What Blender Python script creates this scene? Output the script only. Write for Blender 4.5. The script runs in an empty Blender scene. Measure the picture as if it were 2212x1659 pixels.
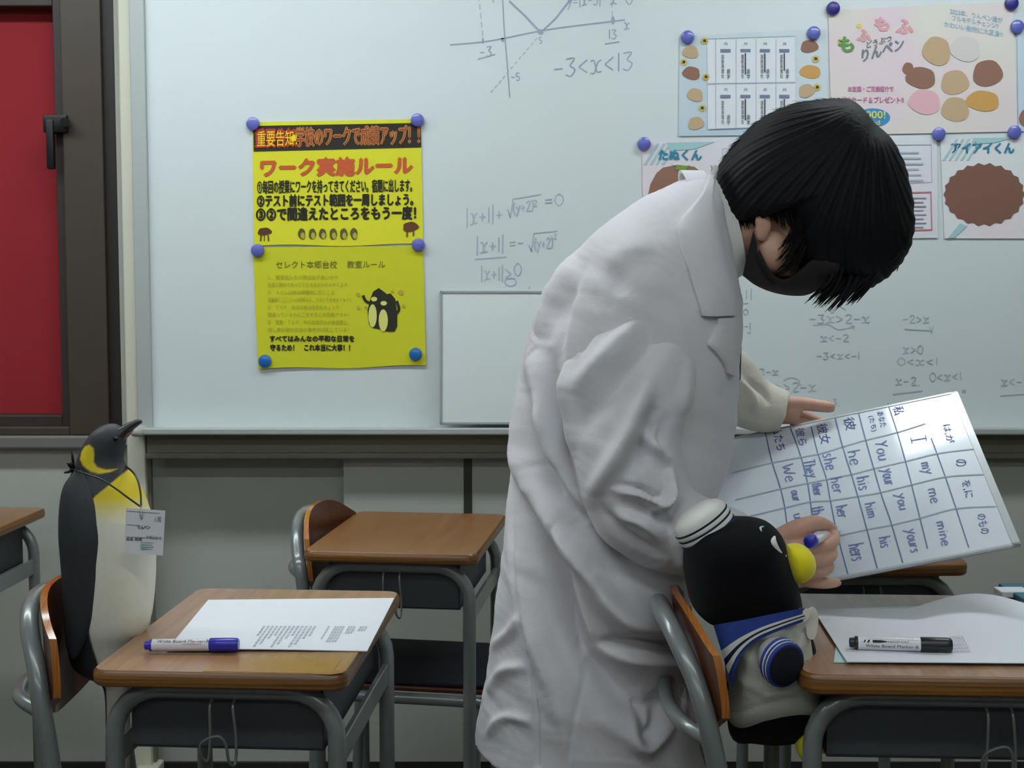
import bpy, bmesh, math, random
import numpy as np
from mathutils import Vector, Matrix
random.seed(7); rng = np.random.default_rng(7)
C = bpy.context.scene.collection
sc = bpy.context.scene
# ------------------------------------------------------------ camera, world, lights, exposure
H, F, TH = 1.33, 3000.0, math.radians(4.37)
cam_d = bpy.data.cameras.new('camera'); cam = bpy.data.objects.new('camera', cam_d); C.objects.link(cam)
cam.location = (0, 0, H); cam.rotation_euler = (math.pi/2 - TH, 0, 0)
cam_d.sensor_width = 36; cam_d.lens = 36*F/2212; cam_d.clip_start = .05
cam_d.dof.use_dof = False
sc.camera = cam
sc.view_settings.view_transform = 'Standard'; sc.view_settings.look = 'None'
sc.view_settings.gamma = 1; sc.view_settings.use_curve_mapping = False
sc.view_settings.exposure = -0.22
w = bpy.data.worlds.new('world'); sc.world = w; w.use_nodes = True
w.node_tree.nodes['Background'].inputs[0].default_value = (.80, .92, 1, 1)
w.node_tree.nodes['Background'].inputs[1].default_value = .10
LIGHT_E = 27
LIGHTS = [(x, y, w_) for y, w_ in ((2.66, .074), (.75, .034), (-.98, .032)) for x in ((-1.92, -.66, 1.14) if y > 2 else (-1.68, -.28, 1.12))]

# ------------------------------------------------------------ helpers
RT = np.array([1, 0, 0.]); FW = np.array([0, math.cos(TH), -math.sin(TH)]); UP = np.array([0, math.sin(TH), math.cos(TH)])
O = np.array([0, 0, H])
def ray(px, py): return FW + RT*(px-1106)/F - UP*(py-829.5)/F
def aY(px, py, Y):
    r = ray(px, py); return O + r*(Y/r[1])
def aZ(px, py, Z):
    r = ray(px, py); return O + r*((Z-H)/r[2])
def aPl(px, py, P, n):
    r = ray(px, py); return O + r*(np.dot(P-O, n)/np.dot(r, n))
def proj(P):
    P = np.asarray(P) - O
    d = P @ FW
    return np.stack([1106 + F*(P @ RT)/d, 829.5 - F*(P @ UP)/d], -1)
def s2l(c):
    c = c/255.0
    return c/12.92 if c <= .04045 else ((c+.055)/1.055)**2.4
def rgb(r, g, b): return (s2l(r), s2l(g), s2l(b), 1)

def mat(name, col, rough=.6, metal=0, noise=0, nscale=30, bump=0, bscale=200, coat=0, spec=.5, sheen=0, attr=None, emit=None, stretch=None):
    m = bpy.data.materials.new(name); m.use_nodes = True
    nt = m.node_tree; b = nt.nodes['Principled BSDF']
    b.inputs['Base Color'].default_value = col; b.inputs['Roughness'].default_value = rough
    b.inputs['Metallic'].default_value = metal; b.inputs['Specular IOR Level'].default_value = spec
    b.inputs['Coat Weight'].default_value = coat; b.inputs['Coat Roughness'].default_value = .12
    b.inputs['Sheen Weight'].default_value = sheen
    if emit: b.inputs['Emission Color'].default_value = col; b.inputs['Emission Strength'].default_value = emit
    tc = nt.nodes.new('ShaderNodeTexCoord'); mp = nt.nodes.new('ShaderNodeMapping')
    nt.links.new(tc.outputs['Object'], mp.inputs[0])
    if stretch: mp.inputs['Scale'].default_value = stretch
    src = None
    if attr:
        a = nt.nodes.new('ShaderNodeVertexColor'); a.layer_name = attr; src = a.outputs[0]
        nt.links.new(src, b.inputs['Base Color'])
    if noise:
        n = nt.nodes.new('ShaderNodeTexNoise'); n.inputs['Scale'].default_value = nscale; n.inputs['Detail'].default_value = 5
        nt.links.new(mp.outputs[0], n.inputs['Vector'])
        r = nt.nodes.new('ShaderNodeMapRange'); r.inputs['From Min'].default_value = .25; r.inputs['From Max'].default_value = .75
        r.inputs['To Min'].default_value = 1-noise; r.inputs['To Max'].default_value = 1+noise
        nt.links.new(n.outputs['Fac'], r.inputs['Value'])
        mx = nt.nodes.new('ShaderNodeVectorMath'); mx.operation = 'SCALE'
        if src: nt.links.new(src, mx.inputs[0])
        else: mx.inputs[0].default_value = col[:3]
        nt.links.new(r.outputs[0], mx.inputs['Scale']); nt.links.new(mx.outputs[0], b.inputs['Base Color'])
    if bump:
        n2 = nt.nodes.new('ShaderNodeTexNoise'); n2.inputs['Scale'].default_value = bscale; n2.inputs['Detail'].default_value = 3
        nt.links.new(mp.outputs[0], n2.inputs['Vector'])
        bp = nt.nodes.new('ShaderNodeBump'); bp.inputs['Strength'].default_value = bump; bp.inputs['Distance'].default_value = .002
        nt.links.new(n2.outputs['Fac'], bp.inputs['Height']); nt.links.new(bp.outputs[0], b.inputs['Normal'])
    return m
def wood(name, c1, c2, rough=.3, axis='y', edge=False, coat=.3):
    m = bpy.data.materials.new(name); m.use_nodes = True; nt = m.node_tree; b = nt.nodes['Principled BSDF']
    b.inputs['Roughness'].default_value = rough+.06; b.inputs['Coat Weight'].default_value = coat; b.inputs['Coat Roughness'].default_value = .24
    tc = nt.nodes.new('ShaderNodeTexCoord'); mp = nt.nodes.new('ShaderNodeMapping'); nt.links.new(tc.outputs['Object'], mp.inputs[0])
    if edge: mp.inputs['Scale'].default_value = (3, 3, 330)
    else: mp.inputs['Scale'].default_value = (60, 3, 20) if axis == 'y' else (3, 60, 20)
    n = nt.nodes.new('ShaderNodeTexNoise'); n.inputs['Scale'].default_value = 1.0; n.inputs['Detail'].default_value = 6; n.inputs['Roughness'].default_value = .6
    nt.links.new(mp.outputs[0], n.inputs['Vector'])
    cr = nt.nodes.new('ShaderNodeValToRGB'); cr.color_ramp.elements[0].position = .3; cr.color_ramp.elements[1].position = .7
    cr.color_ramp.elements[0].color = c1; cr.color_ramp.elements[1].color = c2
    nt.links.new(n.outputs['Fac'], cr.inputs[0]); nt.links.new(cr.outputs[0], b.inputs['Base Color'])
    return m

def tag(o, label=None, cat=None, group=None, kind=None):
    if label: o['label'] = label
    if cat: o['category'] = cat
    if group: o['group'] = group
    if kind: o['kind'] = kind
    return o
def empty(name, loc, label, cat, group=None, rz=0):
    o = bpy.data.objects.new(name, None); C.objects.link(o); o.location = loc; o.rotation_euler = (0, 0, rz)
    o.empty_display_size = .05
    return tag(o, label, cat, group)
def link(name, me, m, parent=None, smooth=True, world=True):
    o = bpy.data.objects.new(name, me); C.objects.link(o)
    ms = m if isinstance(m, (list, tuple)) else [m]
    if len(me.materials): me.materials.clear()
    for k in ms: me.materials.append(k)
    if smooth: me.shade_smooth()
    if parent is not None:
        o.parent = parent
        if world:
            M = Matrix.Identity(4)
            p = parent; ch = []
            while p is not None: ch.append(p); p = p.parent
            for p in reversed(ch): M = M @ p.matrix_parent_inverse @ p.matrix_basis
            o.matrix_parent_inverse = M.inverted()
    return o
def pym(verts, faces, name='m'):
    me = bpy.data.meshes.new(name); me.from_pydata([tuple(map(float, v)) for v in verts], [], [tuple(map(int, f)) for f in faces]); me.update(); return me
class MB:
    def __init__(s): s.v = []; s.f = []; s.mi = []
    def add(s, v, f, mi=0):
        n = len(s.v); s.v += [tuple(map(float, p)) for p in v]; s.f += [tuple(int(i)+n for i in q) for q in f]; s.mi += [mi]*len(f); return s
    def bm(s, b, M=None, mi=0):
        b.verts.index_update()
        v = [((M @ k.co) if M else k.co) for k in b.verts]; f = [[q.index for q in k.verts] for k in b.faces]; b.free(); return s.add(v, f, mi)
    def box(s, lo, hi, bev=0, seg=2, M=None, mi=0):
        b = bmesh.new(); bmesh.ops.create_cube(b, size=1)
        lo = Vector(lo); hi = Vector(hi)
        for k in b.verts: k.co = Vector([(lo[i]+hi[i])/2 + k.co[i]*(hi[i]-lo[i]) for i in range(3)])
        if bev: bmesh.ops.bevel(b, geom=b.edges[:], offset=bev, segments=seg, affect='EDGES', profile=.5)
        return s.bm(b, M, mi)
    def tube(s, pts, r, n=12, sm=0, caps=True, flat=1.0, mi=0):
        v, f = tube(pts, r, n, sm, caps, flat); return s.add(v, f, mi)
    def mesh(s, name='m'):
        me = pym(s.v, s.f, name)
        if any(s.mi): me.polygons.foreach_set('material_index', s.mi)
        return me
    def build(s, name, m, parent=None, smooth=True, world=True):
        o = link(name, s.mesh(name), m, parent, smooth, world)
        if smooth: autosm(o)
        return o
def autosm(o, ang=40):
    me = o.data; b = bmesh.new(); b.from_mesh(me)
    for e in b.edges:
        if len(e.link_faces) == 2 and e.link_faces[0].normal.length > 0 and e.link_faces[1].normal.length > 0 and e.calc_face_angle(0) > math.radians(ang): e.smooth = False
    b.to_mesh(me); b.free()
def cr(pts, k):
    """catmull-rom through pts (any dim), k steps a span"""
    P = np.array(pts, float)
    if k < 1 or len(P) < 3: return P
    Q = np.vstack([2*P[0]-P[1], P, 2*P[-1]-P[-2]]); out = []
    for i in range(1, len(Q)-2):
        for t in np.arange(k)/k:
            a, b, c, d = Q[i-1], Q[i], Q[i+1], Q[i+2]
            out.append(.5*((2*b)+(-a+c)*t+(2*a-5*b+4*c-d)*t*t+(-a+3*b-3*c+d)*t**3))
    out.append(P[-1]); return np.array(out)
def tube(pts, r, n=12, sm=0, caps=True, flat=1.0):
    P = np.array(pts, float); R = np.array([r]*len(P) if np.isscalar(r) else r, float)
    if sm:
        Q = cr(np.hstack([P, R[:, None]]), sm); P = Q[:, :3]; R = Q[:, 3]
    T = np.gradient(P, axis=0); T /= np.linalg.norm(T, axis=1)[:, None]+1e-12
    u = np.array([0, 0, 1.]) if abs(T[0][2]) < .9 else np.array([0, 1., 0]); u = u - T[0]*(u@T[0]); u /= np.linalg.norm(u)
    V = []; Fc = []
    for i in range(len(P)):
        u = u - T[i]*(u@T[i]); u /= np.linalg.norm(u); v = np.cross(T[i], u)
        for k in range(n):
            a = 2*math.pi*k/n; V.append(P[i]+R[i]*(math.cos(a)*u*flat+math.sin(a)*v))
    for i in range(len(P)-1):
        for k in range(n): Fc.append((i*n+k, i*n+(k+1) % n, (i+1)*n+(k+1) % n, (i+1)*n+k))
    if caps: Fc.append(tuple(range(n))[::-1]); Fc.append(tuple((len(P)-1)*n+k for k in range(n)))
    return V, Fc
def lathe(prof, n=24, axis='z'):
    V = []; Fc = []
    for r, h in prof:
        for k in range(n):
            a = 2*math.pi*k/n; p = (r*math.cos(a), r*math.sin(a), h)
            V.append(p if axis == 'z' else (p[0], -p[2], p[1]) if axis == 'y' else (p[2], p[0], p[1]))
    for i in range(len(prof)-1):
        for k in range(n): Fc.append((i*n+k, i*n+(k+1) % n, (i+1)*n+(k+1) % n, (i+1)*n+k))
    Fc.append(tuple(range(n))[::-1]); Fc.append(tuple((len(prof)-1)*n+k for k in range(n)))
    return V, Fc
def loft(rings, close=True):
    n = len(rings[0]); V = [p for r in rings for p in r]; Fc = []
    for i in range(len(rings)-1):
        for k in range(n): Fc.append((i*n+k, i*n+(k+1) % n, (i+1)*n+(k+1) % n, (i+1)*n+k))
    if close: Fc.append(tuple(range(n))[::-1]); Fc.append(tuple((len(rings)-1)*n+k for k in range(n)))
    return V, Fc
def prism(poly, front, back):
    """polygon given as 3-d points of the front, and of the back"""
    n = len(poly); V = list(front)+list(back); Fc = [tuple(range(n)), tuple(range(2*n-1, n-1, -1))]
    for k in range(n): Fc.append((k, k+n, (k+1) % n+n, (k+1) % n))
    return V, Fc
def ellipsoid(c, r, R=None, nu=24, nv=14):
    b = bmesh.new(); bmesh.ops.create_uvsphere(b, u_segments=nu, v_segments=nv, radius=1)
    M = Matrix.Translation(Vector(c)) @ ((R.to_4x4()) if R else Matrix.Identity(4)) @ Matrix.Diagonal((r[0], r[1], r[2], 1))
    return b, M
def remesh(me, vox, smooth_it=0, name='m'):
    o = bpy.data.objects.new('tmp', me); C.objects.link(o)
    md = o.modifiers.new('r', 'REMESH'); md.mode = 'VOXEL'; md.voxel_size = vox; md.adaptivity = 0
    if smooth_it:
        s = o.modifiers.new('s', 'SMOOTH'); s.iterations = smooth_it; s.factor = .5
    bpy.context.view_layer.update()
    r = bpy.data.meshes.new_from_object(o.evaluated_get(bpy.context.evaluated_depsgraph_get()))
    bpy.data.objects.remove(o); r.name = name; return r
def getco(me):
    a = np.empty(len(me.vertices)*3); me.vertices.foreach_get('co', a); return a.reshape(-1, 3)
def getno(me):
    a = np.empty(len(me.vertices)*3); me.vertices.foreach_get('normal', a); return a.reshape(-1, 3)
def setco(me, a): me.vertices.foreach_set('co', a.ravel()); me.update()
def setcol(me, col, name='Col'):
    at = me.color_attributes.new(name, 'FLOAT_COLOR', 'POINT')
    c = np.ones((len(me.vertices), 4)); c[:, :3] = col[:, :3]; at.data.foreach_set('color', c.ravel())
def inpoly(P, poly):
    x, y = P[:, 0], P[:, 1]; r = np.zeros(len(P), bool); n = len(poly)
    for i in range(n):
        x1, y1 = poly[i]; x2, y2 = poly[(i+1) % n]
        if y1 == y2: continue
        c = ((y1 > y) != (y2 > y)) & (x < (x2-x1)*(y-y1)/(y2-y1)+x1); r ^= c
    return r
def dline(P, line):
    """distance and signed side to a polyline, and parameter 0..1"""
    best = np.full(len(P), 1e9); sg = np.zeros(len(P)); tt = np.zeros(len(P)); n = len(line)-1
    for i in range(n):
        a = np.array(line[i], float); b = np.array(line[i+1], float); d = b-a; L = d@d
        t = np.clip(((P-a)@d)/L, 0, 1); q = a+t[:, None]*d; e = P-q; dist = np.hypot(e[:, 0], e[:, 1])
        k = dist < best; best[k] = dist[k]; sg[k] = np.sign(d[0]*e[k, 1]-d[1]*e[k, 0]); tt[k] = (i+t[k])/n
    return best, sg, tt
def sdpoly(P, poly):
    d, _, _ = dline(P, list(poly)+[poly[0]]); return np.where(inpoly(P, poly), d, -d)
def mix(c, d, t): t = np.clip(t, 0, 1)[:, None]; return c*(1-t)+d*t

# ---- writing: text outlines and pen strokes laid on any surface through a mapping function
_tc = {}
def text2d(s, res=2):
    if (s, res) in _tc: return _tc[(s, res)]
    c = bpy.data.curves.new('t', 'FONT'); c.body = s; c.resolution_u = res
    o = bpy.data.objects.new('t', c); C.objects.link(o); bpy.context.view_layer.update()
    me = bpy.data.meshes.new_from_object(o.evaluated_get(bpy.context.evaluated_depsgraph_get()))
    v = getco(me)[:, :2] if len(me.vertices) else np.zeros((0, 2)); f = [tuple(p.vertices) for p in me.polygons]
    bpy.data.objects.remove(o); bpy.data.curves.remove(c); bpy.data.meshes.remove(me)
    _tc[(s, res)] = (v, f); return v, f
_lay = [0]
def lift(pts):
    _lay[0] = (_lay[0]+1) % 7; k = _lay[0]*3.5e-5
    return [p+(O-p)*k for p in pts]
def put_text(mb, s, x, y, w_, h_, fn, slope=0, bold=0, mi=0):
    """bottom-left x,y in px, fitted to w_ x h_ px; slope = dy/dx in px"""
    v, f = text2d(s)
    if len(v) == 0: return
    mn = v.min(0); mx = v.max(0); q = (v-mn)/(mx-mn+1e-9)
    for dx, dy in ([(0, 0)] if not bold else [(-bold, 0), (bold, 0), (0, -bold), (0, bold)]):
        X = x+q[:, 0]*w_+dx; Y = y-q[:, 1]*h_+slope*q[:, 0]*w_+dy
        mb.add(lift([fn(a, b) for a, b in zip(X, Y)]), f, mi)
def put_stroke(mb, pts, wd, fn, sm=3, mi=0):
    P = cr(pts, sm) if sm and len(pts) > 2 else np.array(pts, float)
    if len(P) < 2: return
    T = np.gradient(P, axis=0); T /= np.linalg.norm(T, axis=1)[:, None]+1e-9; N = np.stack([-T[:, 1], T[:, 0]], 1)*wd/2
    A = P+N; B = P-N; V = []
    for a, b in zip(A, B): V += [fn(*a), fn(*b)]
    mb.add(lift(V), [(2*i, 2*i+1, 2*i+3, 2*i+2) for i in range(len(P)-1)], mi)
def put_poly(mb, poly, fn, mi=0): mb.add(lift([fn(*p) for p in poly]), [tuple(range(len(poly)))], mi)
def blob(cx, cy, rx, ry, n=20, w=0, seed=0):
    r = random.Random(seed); ph = r.random()*6
    return [(cx+rx*math.cos(2*math.pi*k/n)*(1+w*math.sin(3*2*math.pi*k/n+ph)), cy+ry*math.sin(2*math.pi*k/n)*(1+w*math.cos(2*2*math.pi*k/n+ph))) for k in range(n)]
G = {  # pen-stroke alphabet, 1 unit high, baseline 0
'0': (.6, [[(.3, 1), (.05, .7), (.05, .3), (.3, 0), (.55, .3), (.55, .7), (.3, 1)]]),
'1': (.25, [[(.12, 1), (.12, 0)]]), '2': (.6, [[(.05, .8), (.3, 1), (.52, .75), (.1, .05), (.58, .05)]]),
'3': (.6, [[(.05, .95), (.5, .95), (.25, .58), (.52, .35), (.3, 0), (.02, .1)]]),
'5': (.6, [[(.5, 1), (.12, 1), (.08, .6), (.5, .45), (.4, .05), (.05, .05)]]),
'x': (.65, [[(.02, .68), (.2, .7), (.35, .1), (.6, .1)], [(.6, .7), (.4, .6), (.2, .05), (0, .05)]]),
'y': (.6, [[(.05, .7), (.25, .3)], [(.55, .75), (.25, .1), (.05, -.3)]]),
'<': (.6, [[(.5, .8), (.05, .45)], [(.05, .45), (.5, .1)]]), '>': (.6, [[(.05, .8), (.5, .45)], [(.5, .45), (.05, .1)]]),
'-': (.55, [[(.03, .45), (.48, .45)]]), '+': (.55, [[(.02, .42), (.5, .42)], [(.26, .68), (.26, .15)]]),
'|': (.25, [[(.12, 1.15), (.1, -.15)]]), '=': (.6, [[(.03, .55), (.52, .57)], [(.03, .3), (.52, .3)]]),
'(': (.3, [[(.25, 1.1), (.05, .5), (.22, -.1)]]), ')': (.3, [[(.05, 1.1), (.26, .5), (.05, -.1)]]),
'I': (.5, [[(.05, 1), (.45, 1)], [(.25, 1), (.25, 0)], [(.05, 0), (.45, 0)]]),
'm': (.75, [[(.05, .6), (.07, 0)], [(.07, .4), (.22, .6), (.35, .45), (.35, 0)], [(.35, .4), (.5, .6), (.65, .45), (.66, 0)]]),
'n': (.5, [[(.05, .6), (.07, 0)], [(.07, .4), (.25, .6), (.42, .4), (.42, 0)]]),
'i': (.22, [[(.1, .6), (.11, 0)], [(.09, .82), (.13, .86)]]),
'e': (.5, [[(.05, .32), (.42, .36), (.3, .6), (.07, .45), (.08, .12), (.28, 0), (.45, .1)]]),
'Y': (.6, [[(.05, 1), (.3, .5)], [(.58, 1), (.3, .5), (.2, 0)]]),
'o': (.5, [[(.25, .6), (.05, .4), (.08, .1), (.28, 0), (.45, .25), (.4, .5), (.25, .6)]]),
'u': (.52, [[(.05, .6), (.08, .1), (.25, 0), (.42, .2), (.44, .6)], [(.44, .6), (.46, 0)]]),
'r': (.4, [[(.05, .6), (.07, 0)], [(.07, .35), (.2, .58), (.36, .55)]]),
's': (.42, [[(.36, .52), (.15, .6), (.08, .42), (.32, .22), (.25, .02), (.03, .06)]]),
'h': (.52, [[(.05, 1), (.07, 0)], [(.07, .38), (.25, .58), (.42, .4), (.43, 0)]]),
't': (.42, [[(.2, .95), (.2, .1), (.35, .02)], [(.02, .62), (.38, .64)]]),
'T': (.6, [[(.03, 1), (.55, 1)], [(.3, 1), (.28, 0)]]), 'W': (.85, [[(.03, .95), (.2, .02), (.4, .6), (.6, .02), (.82, .95)]]),
' ': (.35, []), ',': (.25, [[(.12, .08), (.05, -.12)]]), "'": (.2, [[(.1, 1), (.08, .8)]]),
'~': (.3, [[(.05, .1), (.25, .12)]]),
}
def hand(mb, s, x, y, size, wd, fn, d=(1, 0), u=(0, -1), track=1.0, fit=None):
    if fit: track = fit/(sum(G[c][0]+.08 for c in s)*size)
    cx = 0
    if hasattr(mb, 'cuts') and len(s) > 0: mb.cuts.append(len(mb.f))
    for c in s:
        W_, st = G[c]
        for q in st:
            put_stroke(mb, [(x+(d[0]*(cx+a*track)+u[0]*b)*size, y+(d[1]*(cx+a*track)+u[1]*b)*size) for a, b in q], wd, fn)
        cx += (W_+.08)*track

# ------------------------------------------------------------ materials
M_wall = mat('wall paint', rgb(176, 178, 168), .75, noise=.04, nscale=3)
M_board = mat('whiteboard enamel', rgb(214, 222, 222), .34, noise=.015, nscale=1.5, coat=.1)
M_hboard = mat('glossy white sheet', rgb(214, 220, 226), .3, coat=1)
M_hboard.node_tree.nodes['Principled BSDF'].inputs['Coat Roughness'].default_value = .06
M_sboard = mat('small board enamel', rgb(216, 224, 222), .2, coat=.5)
M_alu = mat('pale aluminium trim', rgb(176, 182, 180), .45, .15)
M_cream = mat('cream enamelled steel', rgb(206, 205, 186), .45)
M_fascia = mat('olive grey steel', rgb(120, 118, 100), .5)
M_brown = mat('dark bronze aluminium', rgb(66, 56, 46), .45, noise=.06, nscale=8)
M_brown2 = mat('dark gap strip', rgb(38, 33, 28), .5)
M_red = mat('red blind fabric', rgb(146, 26, 36), .85, noise=.04, nscale=300)
M_black = mat('black plastic', rgb(24, 24, 27), .4)
M_floor = mat('dark brown floor', rgb(60, 48, 42), .5, noise=.1, nscale=6)
M_base = mat('dark skirting', rgb(40, 38, 38), .5)
M_ceil = mat('ceiling board', rgb(200, 202, 198), .9)
M_tube = mat('grey painted steel tube', rgb(128, 134, 132), .28, .25, noise=.1, nscale=14, coat=.3)
M_tubed = mat('dark grey steel box', rgb(66, 70, 74), .5, .1)
M_top = wood('desk laminate', rgb(142, 103, 74), rgb(166, 124, 90), .2)
M_top2 = wood('desk laminate amber', rgb(134, 92, 50), rgb(158, 112, 66), .16)
M_edge = wood('plywood edge', rgb(66, 40, 18), rgb(158, 106, 48), .3, edge=True)
M_ply = wood('chair plywood', rgb(74, 36, 18), rgb(100, 54, 28), .25, axis='x')
M_plye = wood('chair plywood edge', rgb(92, 50, 18), rgb(200, 138, 66), .2, edge=True)
M_paper = mat('paper', rgb(226, 228, 232), .8, noise=.01, nscale=8)
M_mint = mat('mint paper', rgb(186, 216, 214), .8)
M_yel = mat('yellow paper', rgb(226, 222, 40), .75, noise=.02, nscale=20)
M_yel2 = mat('deeper yellow paper', rgb(208, 208, 30), .75, noise=.03, nscale=18)
M_ink = mat('black ink', rgb(36, 34, 20), .7)
M_inkf = mat('faint brown ink', rgb(170, 160, 44), .7)
M_inkr = mat('red ink', rgb(206, 92, 44), .7)
M_inkor = mat('orange outlined ink', rgb(214, 140, 70), .7)
M_inky = mat('bright yellow ink', rgb(240, 220, 30), .7)
M_pen = mat('blue grey marker strokes', rgb(158, 164, 186), .6)
M_penl = mat('faint marker strokes', rgb(176, 183, 196), .6)
M_penb = mat('blue marker strokes', rgb(78, 92, 170), .5)
M_pennv = mat('teal blue ruled strokes', rgb(86, 116, 152), .5)
M_penll = mat('pale ruled strokes', rgb(160, 172, 186), .5)
M_magl = mat('periwinkle magnet plastic', rgb(98, 104, 186), .3, coat=.3)
M_magd = mat('dark indigo magnet plastic', rgb(52, 42, 128), .35)
M_magc = mat('cerulean magnet plastic', rgb(26, 104, 178), .25, coat=.4)
M_skin = mat('skin', rgb(206, 160, 138), .5, noise=.05, nscale=40, bump=.15, bscale=300)
M_skin.node_tree.nodes['Principled BSDF'].inputs['Subsurface Weight'].default_value = .08
M_skin.node_tree.nodes['Principled BSDF'].inputs['Subsurface Radius'].default_value = (.01, .004, .002)
M_coat = mat('white cotton coat', rgb(216, 213, 216), .85, noise=.02, nscale=12, bump=.25, bscale=400, sheen=.1)
M_shirt = mat('white shirt', rgb(226, 224, 218), .8, bump=.1)
M_hair = mat('black hair', rgb(15, 15, 18), .62, spec=.18, bump=.3, bscale=120)
M_mask = mat('black cloth mask', rgb(27, 23, 24), .85, bump=.2, bscale=500)
M_trous = mat('dark trousers', rgb(34, 38, 44), .85)
M_tie = mat('dark tie', rgb(44, 48, 60), .7)
M_plush = mat('black plush', rgb(9, 9, 13), .98, spec=.15, sheen=.06, bump=.5, bscale=500)
M_yplush = mat('yellow plush', rgb(240, 224, 10), .9, sheen=.3, bump=.3, bscale=600)
M_blue = mat('royal blue cloth', rgb(44, 66, 146), .85, bump=.3, bscale=500)
M_navy = mat('navy cloth', rgb(18, 24, 52), .9)
M_white = mat('white cloth', rgb(226, 226, 218), .85, bump=.3, bscale=450)
M_shirtg = mat('pale cotton jersey', rgb(196, 196, 184), .85, noise=.05, nscale=25, bump=.4, bscale=350)
M_cream2 = mat('cream ribbon', rgb(222, 218, 202), .85)
M_mwhite = mat('marker barrel white', rgb(228, 226, 232), .3, coat=.4)
M_mblue = mat('marker blue', rgb(46, 42, 178), .3, coat=.3)
M_glow = mat('lamp diffuser', rgb(240, 250, 255), .5, emit=LIGHT_E)

# ------------------------------------------------------------ room shell
def struct(name, mb, m, smooth=False):
    o = mb.build(name, m, None, smooth); o['kind'] = 'structure'; return o
YW = 3.585; YP = 3.526; YB = 3.5                 # wall, pilaster face, whiteboard face
XP = aY(742, 1000, YP)[0]
struct('floor', MB().box((-3, -2.5, -.05), (3, YW+.2, 0)), M_floor)
struct('ceiling', MB().box((-3, -2.5, 2.55), (3, YW+.2, 2.6)), M_ceil)
WX = aY(272, 500, YW)[0]; WZ = aY(200, 938, YW)[2]
b_ = MB(); b_.box((-3, YW, 0), (WX, YW+.1, WZ)); b_.box((WX, YW, 0), (3, YW+.1, 2.55)); b_.box((-3, YW, 2.2), (WX, YW+.1, 2.55))
b_.box((XP, YP, 0), (3, YW, 2.55))
struct('wall_back', b_, M_wall)
struct('wall_left', MB().box((-3.05, -2.5, 0), (-3, YW+.2, 2.55)), M_wall)
struct('wall_right', MB().box((3, -2.5, 0), (3.05, YW+.2, 2.55)), M_wall)
struct('wall_front', MB().box((-3, -2.55, 0), (3, -2.5, 2.55)), M_wall)
b_ = MB(); b_.box((-3, YW-.012, 0), (XP-.012, YW, .056)); b_.box((XP-.012, YP-.002, 0), (3, YP, .076), .003); b_.box((XP-.012, YP, 0), (XP, YW, .076))
struct('baseboard_back', b_, M_base)
# window with red blind
win = empty('window_1', aY(200, 938, YW), None, None); win['kind'] = 'structure'
def wx(px, Y=YW): return aY(px, 600, Y)[0]
zt = 2.2
YR = YW+.055
b_ = MB(); b_.box((wx(228), YW-.015, WZ), (wx(262), YW+.07, zt), .003)
b_.build('window_gap_strip', M_brown2, win, False)  # solid dark strip standing in for the black gap beside the frame
b_ = MB(); b_.box((wx(150), YW-.03, WZ-.0), (wx(236), YW+.06, zt), .004); b_.box((-3, YW-.03, WZ), (wx(150), YW+.06, WZ+.022), .003)
b_.build('window_frame', M_brown, win, False)
b_ = MB(); b_.box((wx(128), YW-.005, WZ+.02), (wx(152), YW+.05, zt), .003); b_.box((-3, YW-.005, WZ+.02), (wx(128), YW+.05, WZ+.05), .003)
b_.box((-3, YW-.005, aY(50, 14, YW)[2]), (wx(128), YW+.05, aY(50, 14, YW)[2]+.1), .003)
b_.build('window_sash', mat('bronze sash', rgb(52, 42, 36), .5), win, False)
b_ = MB(); b_.box((-3, YR, WZ-.02), (wx(132), YR+.004, zt)); b_.build('roller_blind', M_red, win, False)
b_ = MB(); b_.box((wx(113), YW-.045, aY(130, 290, YW)[2]), (wx(164), YW-.005, aY(130, 252, YW)[2]), .004)
b_.box((wx(120), YW-.05, aY(130, 368, YW)[2]), (wx(136), YW-.03, aY(130, 262, YW)[2]), .004)
b_.tube([aY(140, 264, YW-.045), aY(140, 264, YW-.065)], .012, 14)
b_.build('window_latch', mat('latch', rgb(30, 28, 30), .4, .4), win)
b_ = MB(); b_.box((-3, YW-.035, WZ-.035), (wx(262), YW+.1, WZ), .006)
struct('trim_1', b_, mat('grey sill', rgb(112, 112, 108), .5))
b_ = MB(); b_.box((wx(262), YW-.02, .9), (wx(274), YW, zt)); struct('trim_2', b_, M_wall)

# ceiling lights (real fixtures that light the room)
for i, (x, y, hw2) in enumerate(LIGHTS):
    e = empty('ceiling_light', (x, y, 2.55), 'white ceiling fluorescent fixture, ' + ['left', 'middle', 'right'][i % 3] + ' one of the row ' + ['near the whiteboard', 'above the viewer', 'behind the viewer'][i//3], 'light', 'ceiling lights')
    b_ = MB(); b_.box((x-.62, y-hw2-.03, 2.50), (x+.62, y+hw2+.03, 2.55), .01); b_.build('housing', M_ceil, e, False)
    b_ = MB(); b_.box((x-.6, y-hw2, 2.478), (x+.6, y+hw2, 2.4995), .008); b_.build('diffuser', M_glow, e, False)

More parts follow.
